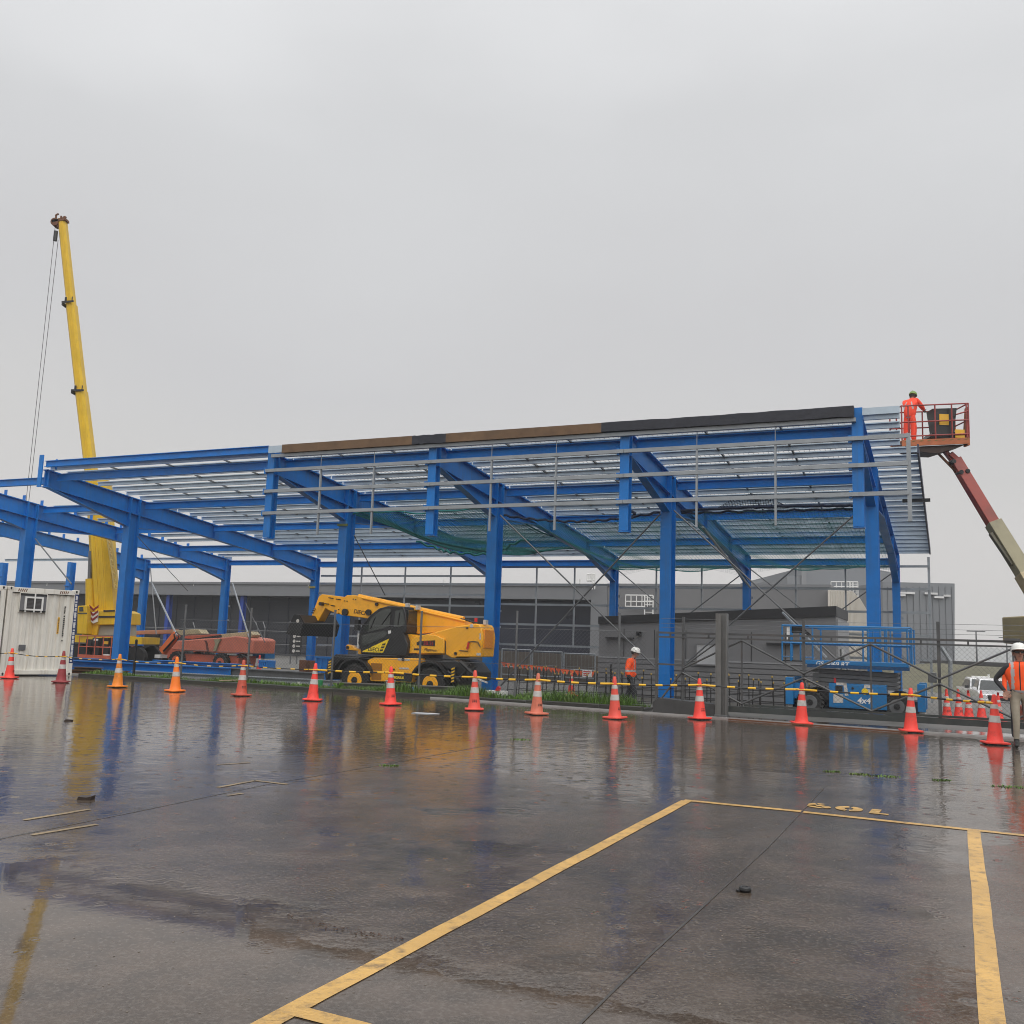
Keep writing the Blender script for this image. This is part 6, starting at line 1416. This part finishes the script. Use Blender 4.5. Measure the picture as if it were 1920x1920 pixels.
b=MB(); a=gB(352,1281,.08); c=gB(372,1275,.12); b.beam((a.x,-7.0,.13),(a.x+.75,-6.7,.18),.10,.03); tag(b.build('loose_plank',mat('pale timber offcut',(.30,.23,.15),.7,.2)),'loose pale plank lying on the kerb left of the grimy cone','plank')
small_thing('white_cup','small white cup in the grass between two red cones','cup',560,1280,-6.5,lambda b,X,z,w:b.lathe([(.03,0),(.045,.1),(.046,.1),(.03,.01)],(X,w,.10),10),WHITE)
def leafy(px,py,label,n,h,seed):
    X,z=pw(px,py,-6.75); b=MB(); q=random.Random(seed)
    for i in range(n):
        a=q.uniform(0,6.28); l=h*q.uniform(.5,1); d=Vector((math.cos(a),math.sin(a)*.6,0)); p=Vector((X,-6.75,.06)); m_=p+d*l*.4+Vector((0,0,l*.7)); e_=p+d*l*.9+Vector((0,0,l*.75)); s=Vector((-d.y,d.x,0))*.035
        b.add([p,m_-s,e_,m_+s],[(0,1,2),(0,2,3)])
    tag(b.build('weed_plant',mat('broad leaf green',(.10,.20,.03),.5,.3),smooth=False),label,'plant')
leafy(634,1284,'leafy weed growing at the kerb by the telehandler front wheel',16,.28,1); leafy(735,1290,'leafy weed at the kerb under the white bucket',12,.22,2)
# lot litter, world coordinates
p=gp(797,1338); b=MB(); b.prism([(p.x-.28,p.y-.10),(p.x+.22,p.y-.14),(p.x+.30,p.y+.08),(p.x-.2,p.y+.12)],.004,.012,'z'); tag(b.build('paper_sheet',mat('wet paper',(.55,.58,.62),.3,.15),frame='W'),'white paper sheet lying on the wet lot before the telehandler','paper')
p=gp(1397,1672); b=MB(); b.lathe([(.034,0),(.042,.012),(.038,.03),(.02,.034),(.018,.024),(.0,.024)],(p.x,p.y,.0),14); b.box(p.x-.056,p.x-.032,p.y-.014,p.y+.014,.0,.015); o=b.build('rubber_stopper',BLACK,frame='W',bevel=.004); tag(o,'small black rubber stopper lying in the yellow parking bay','stopper')
p=gp(161,1499); b=MB(); b.prism([(p.x-.06,.0),(p.x+.06,.0),(p.x+.065,.035),(p.x+.02,.025),(p.x-.05,.03)],p.y-.05,p.y+.05); tag(b.build('timber_offcut',mat('dark wet timber',(.03,.018,.012),.5,.3),frame='W'),'dark wet timber offcut on the lot at the left','offcut')
p=gp(128,1352); b=MB(); b.prism([(p.x-.06,.0),(p.x+.06,.0),(p.x+.065,.02),(p.x-.03,.03)],p.y-.04,p.y+.04); tag(b.build('timber_offcut',mat('dark wet timber',(.03,.018,.012),.5,.3),frame='W'),'small dark scrap on the wet lot below the maroon cone','scrap')
b=MB(); q=random.Random(77)
for i in range(700):
    px=q.uniform(0,1920); py=q.uniform(1420,1900); P=gp(px,py); s=q.uniform(.0015,.0045); b.box(P.x-s,P.x+s,P.y-s*q.uniform(.5,1),P.y+s,0,s*.5)
tag(b.build('gravel_specks',mat('pebble specks',(.16,.14,.12),.6,.5,20),frame='W'),kind='stuff')
# ---------------------------------------------------------------- people
def skin_mesh(nodes,edges,sub=2):
    me=bpy.data.meshes.new('s'); names=list(nodes); ix={n:i for i,n in enumerate(names)}
    me.from_pydata([nodes[n][0] for n in names],[(ix[a],ix[b_]) for a,b_ in edges],[])
    o=bpy.data.objects.new('s',me); COL.objects.link(o); md=o.modifiers.new('skin','SKIN'); sv=me.skin_vertices[0].data
    for n in names:
        r=nodes[n][1]; sv[ix[n]].radius=r if isinstance(r,tuple) else (r,r); sv[ix[n]].use_root=(n==names[0])
    s=o.modifiers.new('sub','SUBSURF'); s.levels=sub; s.render_levels=sub
    dg=bpy.context.evaluated_depsgraph_get(); dg.update(); m2=bpy.data.meshes.new_from_object(o.evaluated_get(dg)); bpy.data.objects.remove(o)
    vs=[tuple(v.co) for v in m2.vertices]; fs=[tuple(p.vertices) for p in m2.polygons]; bpy.data.meshes.remove(m2); return vs,fs
def hand(b,wr,d,side,curl=.5,palm=(0,0,-1)):
    d=Vector(d).normalized(); pn=Vector(palm); pn=(pn-d*pn.dot(d)).normalized(); sd=d.cross(pn).normalized()*side
    wr=Vector(wr); pe=wr+d*.085
    b.beam(wr,pe,.075,.03,pn)
    for i,l in enumerate((.070,.080,.075,.058)):
        o=pe+sd*(.030-.020*i)-d*.004; k=o+(d*(1-.3*curl)+pn*curl*.7).normalized()*l*.5; t_=k+(d*(1-curl)+pn*curl).normalized()*l*.5
        b.cyl(o,k,.0095,.0088,7); b.cyl(k,t_,.0088,.007,7)
    o=wr+d*.03+sd*.032; k=o+(d*.6+sd*.7+pn*.2).normalized()*.035; t_=k+(d*.8+sd*.2+pn*.4).normalized()*.03; b.cyl(o,k,.012,.010,7); b.cyl(k,t_,.010,.008,7)
def person(label,loc,rz,J,mats,zone,hat,face=True,vest=None,hair=True):
    """J: joints in the person's own space, facing -y, feet at z=0. zone(x,y,z)->material slot for bare body"""
    t=local('person',label,'person',loc,rz)
    n=J; E_=[('pel','ab'),('ab','ch'),('ch','nk'),('nk','hd0'),('hd0','hd1'),('hd1','hd2')]
    for s in 'LR': E_+=[('pel','hp'+s),('hp'+s,'kn'+s),('kn'+s,'an'+s),('an'+s,'ba'+s),('ba'+s,'to'+s),('ch','sh'+s),('sh'+s,'el'+s),('el'+s,'wr'+s)]
    vs,fs=skin_mesh(n,E_,2); b=MB()
    for f in fs:
        c=Vector((0,0,0))
        for i in f: c+=Vector(vs[i])
        b.m.append(zone(c/len(f)))
    b.v=list(vs); b.f=list(fs)
    b.cur=0
    for s,sd in (('L',1),('R',-1)):
        wr=Vector(n['wr'+s][0]); d=(wr-Vector(n['el'+s][0])).normalized(); b.cur=J.get('handmat',(0,))[0] if False else mats.index(J_hand)
        hand(b,wr,d,sd,.5,palm=(0,-1,-.3))
    H0,H1,H2=[Vector(n[k][0]) for k in ('hd0','hd1','hd2')]; up=(H2-H0).normalized(); fw=Vector(J_face).normalized(); fw=(fw-up*fw.dot(up)).normalized(); rt=fw.cross(up)
    ctr=H0.lerp(H2,.5)
    b.cur=mats.index(SKIN)
    b.cyl(ctr+fw*.095+up*.02,ctr+fw*.118-up*.022,.008,.016,7)     # nose
    for s in (-1,1):
        b.cyl(ctr+rt*s*.074-up*.03,ctr+rt*s*.086+up*.025,.02,.022,8) # ears
    b.cur=mats.index(BLACK)
    for s in (-1,1): b.cyl(ctr+rt*s*.034+fw*.086+up*.028,ctr+rt*s*.034+fw*.097+up*.028,.013,.010,8)
    b.cur=mats.index(SKIN)
    me_=b.build('body',mats,t,ang=60)
    b=MB(); b.beam(ctr+fw*.088-up*.05-rt*.024,ctr+fw*.088-up*.05+rt*.024,.012,.008,fw); b.build('mouth',mat('lip colour',(.20,.07,.06),.5,.1),me_)
    if hat:
        hm,brim=hat; b=MB(); M=Matrix((( *rt,0),( *fw,0),( *up,0),(0,0,0,1))).transposed(); M.translation=ctr+up*.055
        prof=[(.122,0),(.128,.01),(.124,.04),(.112,.085),(.085,.12),(.045,.138),(.0,.142)]
        q=MB(); q.lathe(prof,n=18); 
        K_=.058 if brim else .03
        q.prism([(.126*math.cos(a*.3142),.118*math.sin(a*.3142)+(K_*math.sin(a*.3142) if math.sin(a*.3142)>0 else 0)) for a in range(20)],.0,.011,'z')
        q.cyl((0,-.075,.122),(0,.075,.122),.02,n=8)
        b.v=[tuple(M@Vector((x,y*1.15 if abs(z)>.0 else y,z))) for x,y,z in q.v]; b.f=q.f; b.m=q.m; hh=b.build('helmet',hm,t)
        b=MB(); 
        for s in (-1,1): b.cyl(ctr+rt*s*.085+up*.05,ctr+rt*s*.05-up*.12+fw*.03,.006,n=5); b.cyl(ctr+rt*s*.118+up*.085,ctr+rt*s*.124+up*.085,.016,n=8)
        b.build('chin_strap',BLACK,hh)
        if hair: 
            q=MB(); q.lathe([(.098,-.075),(.104,-.03),(.108,.01)],n=16); b=MB(); vv=[M@Vector((x,y-.012,z)) for x,y,z in q.v]; b.v=[tuple(v) for v in vv]; b.f=[f for f in q.f[:-2] if sum((Vector(b.v[i])-ctr).dot(fw) for i in f)/len(f)<.015]; b.m=[0]*len(b.f); b.build('hair',HAIR,t)
    return t
def jacket(t,nodes,edges,mats,zone,name):
    vs,fs=skin_mesh(nodes,edges,4); b=MB(); b.v=list(vs); b.f=list(fs)
    for f in fs:
        c=Vector((0,0,0))
        for i in f: c+=Vector(vs[i])
        b.m.append(zone(c/len(f)))
    return b.build(name,mats,t,ang=60)
V=Vector
def base_joints(**kw):
    J={'pel':(V((0,0,.95)),(.155,.115)),'ab':(V((0,.0,1.12)),(.15,.11)),'ch':(V((0,.0,1.34)),(.17,.125)),'nk':(V((0,.01,1.50)),.058),'hd0':(V((0,-.01,1.575)),(.066,.075)),'hd1':(V((0,-.005,1.66)),(.080,.098)),'hd2':(V((0,.0,1.735)),(.066,.082)),
    'hpL':(V((.10,0,.90)),.092),'hpR':(V((-.10,0,.90)),.092),'knL':(V((.11,-.01,.50)),.066),'knR':(V((-.11,-.01,.50)),.066),'anL':(V((.12,.02,.10)),.048),'anR':(V((-.12,.02,.10)),.048),'baL':(V((.13,-.08,.045)),.045),'baR':(V((-.13,-.08,.045)),.045),'toL':(V((.14,-.17,.035)),.034),'toR':(V((-.14,-.17,.035)),.034),
    'shL':(V((.20,0,1.42)),.066),'shR':(V((-.20,0,1.42)),.066),'elL':(V((.26,.02,1.13)),.048),'elR':(V((-.26,.02,1.13)),.048),'wrL':(V((.27,-.05,.88)),.034),'wrR':(V((-.27,-.05,.88)),.034)}
    for k,v in kw.items(): J[k]=(V(v[0]),v[1]) if isinstance(v[0],tuple) else (V(v),J[k][1])
    return J
# 1) man cut by the right edge: vest, dark sleeves, stone trousers, hand near the hip, walking towards the camera
J_hand=SKIN; J_face=(0.1,-1,-.05)
J1=base_joints(shR=(-.20,0,1.42),elR=(-.40,.06,1.18),wrR=(-.245,-.06,.97),elL=(.30,.04,1.15),wrL=(.28,-.10,.92),knR=(-.09,-.10,.50),anR=(-.10,-.10,.10),baR=(-.11,-.19,.05),toR=(-.12,-.28,.04),knL=(.10,.06,.52),anL=(.11,.22,.13),baL=(.11,.13,.05),toL=(.11,.04,.035))
mm=[DKSL,KHAKI,BOOT,SKIN,BLACK]
def z1(c):
    if c.z<.15: return 2
    if c.z<.99 and abs(c.x)<.215: return 1
    if c.z>1.52: return 3
    if abs(c.x)>.2 and c.z<.995: return 3
    return 0
P1=gp(1893,1401); pt=person('man at the right edge in an orange vest, white helmet and stone trousers, walking',(P1.x+.23,P1.y,0),R(-22),J1,mm,z1,(HELM,True))
jn={'pel':(V((0,0,.90)),(.185,.14)),'ab':(V((0,.0,1.12)),(.18,.135)),'ch':(V((0,.0,1.33)),(.235,.17)),'shL':(V((.24,0,1.45)),.14),'shR':(V((-.24,0,1.45)),.14),'ct':(V((0,.015,1.50)),(.155,.14))}
VEST=[HIVIS,TAPE,BLACK]
def zv(c):
    if .955<c.z<1.005: return 1
    if abs(abs(c.x)-.125)<.024 and c.z>.98: return 1
    if abs(c.x+.005)<.008 and c.y<0: return 2
    return 0
jacket(pt,jn,[('pel','ab'),('ab','ch'),('ch','ct'),('ch','shL'),('ch','shR')],VEST,zv,'vest')
b=MB(); ct=V((0,-.005,1.66)); b.beam(ct+V((-.075,-.085,.02)),ct+V((.075,-.09,.02)),.02,.034,(0,0,1)); b.build('safety_glasses',BLACK,pt)
# 2) second person just behind him, mostly hidden
J2=base_joints(); mm2=[HIVIS,NAVY,BOOT,SKIN,BLACK]
def z2(c):
    if c.z<.14: return 2
    if c.z<.95 and abs(c.x)<.24: return 1
    if c.z>1.52 or (abs(c.x)>.2 and c.z<.93): return 3
    return 0
P2_=gp(1886,1384); person('person in dark trousers standing behind the man in the orange vest, mostly hidden',(P2_.x+.30,P2_.y,0),R(-15),J2,mm2,z2,(HELM,True))
# 3) worker walking past the blue column, head bowed, facing right
J_face=(.15,-1,-.45)
J3=base_joints(knR=((-.10,-.16,.52),.088),anR=((-.10,-.14,.10),.068),knL=((.10,.04,.50),.088),anL=((.10,.24,.14),.068),ch=(0,-.03,1.34),nk=(0,-.07,1.49),hd0=(0,-.115,1.555),hd1=(0,-.14,1.63),hd2=(0,-.15,1.705),baR=(-.1,-.23,.05),toR=(-.1,-.31,.04),baL=(.10,.16,.05),toL=(.10,.08,.035),elR=(-.25,.05,1.12),wrR=(-.24,-.05,.86),elL=(.25,.0,1.13),wrL=(.22,-.16,.93),shR=(-.2,-.02,1.42),shL=(.2,-.02,1.42))
mm3=[NAVY,NAVY,BOOT,SKIN,BLACK]; J_hand=BLACK
def z3(c):
    if c.z<.14: return 2
    if c.z>1.50: return 3
    return 1
WX,WW=pw(1181,1300,-2.6)[0],-2.6; lw=fromB(WX,WW,ZG); p3=person('worker in an orange jacket and white helmet with head bowed, walking behind the verge',(lw.x,lw.y,ZG+.03),R(72),J3,mm3,z3,(HELM,False))
def arm(J,s,k=1.45): return {'sh'+s:(J['sh'+s][0],.10),'el'+s:(J['el'+s][0],.078),'wr'+s:(J['wr'+s][0]+(J['el'+s][0]-J['wr'+s][0])*.12,.055)}
def coat(J,low): 
    d={'pel':(J['pel'][0]+V((0,0,low)),(.215,.175)),'ab':(J['ab'][0],(.20,.16)),'ch':(J['ch'][0],(.215,.165)),'ct':(J['nk'][0]+V((0,0,-.015)),(.095,.085))}
    d.update(arm(J,'L')); d.update(arm(J,'R')); return d
CE=[('pel','ab'),('ab','ch'),('ch','ct'),('ch','shL'),('shL','elL'),('elL','wrL'),('ch','shR'),('shR','elR'),('elR','wrR')]
def zj(c):
    if .905<c.z<.955 and abs(c.x)<.21: return 1
    if 1.10<c.z<1.16 : return 1
    if c.z<1.02 and abs(c.x)>.19: return 2
    if abs(abs(c.x)-.12)<.02 and c.z>1.1: return 1
    return 0
jacket(p3,coat(J3,-.08),CE,[HIVIS,TAPE,NAVY],zj,'jacket')
# 4) worker in the basket, seen from behind, right hand on the rail
J_face=(.2,-1,-.1); J_hand=BLACK
J4=base_joints(elR=(-.26,-.36,1.21),wrR=(-.20,-.62,1.17),elL=(.22,-.30,1.18),wrL=(.12,-.52,1.14),knL=((.12,-.02,.50),.105),knR=((-.12,-.02,.50),.105),anL=((.13,.02,.10),.085),anR=((-.13,.02,.10),.085),ab=(0,-.03,1.12),ch=(0,-.12,1.33),nk=(0,-.19,1.46),hd0=(0,-.24,1.515),hd1=(0,-.275,1.585),hd2=(0,-.285,1.655),shL=(.20,-.13,1.40),shR=(-.20,-.13,1.40))
mm4=[HIVR,HIVR,BOOT,SKIN,BLACK]
def z4(c):
    if c.z<.10: return 0
    if c.z>1.53: return 3
    return 0
ff=bp(1709,831); LW4=V((ff.x,YB+.1,bz(ff.x,zf)+.01)); p4=person('worker in red-orange rainwear and green helmet standing in the raised basket',(LW4.x,LW4.y,LW4.z),R(132),J4,mm4,z4,(GREENH,False))
def zk(c):
    if .80<c.z<.85 and abs(c.x)<.24: return 1
    if c.z>1.1 and c.y>0 and abs(abs(c.x)-.10+(c.z-1.3)*.30)<.022: return 1
    if abs(c.x)>.36 and .40<abs(c.x)<.45: return 1
    return 0
jacket(p4,coat(J4,-.20),CE,[HIVR,TAPE,NAVY],zk,'jacket')
b=MB()
for s in (-1,1): b.lathe([(.080,.0),(.083,.02),(.080,.04)],(s*.11,-.0,.30),12)
b.build('trouser_bands',TAPE,p4)
for o in bpy.data.objects:
    for k in ('off','off2'):
        if k in o: del o[k]
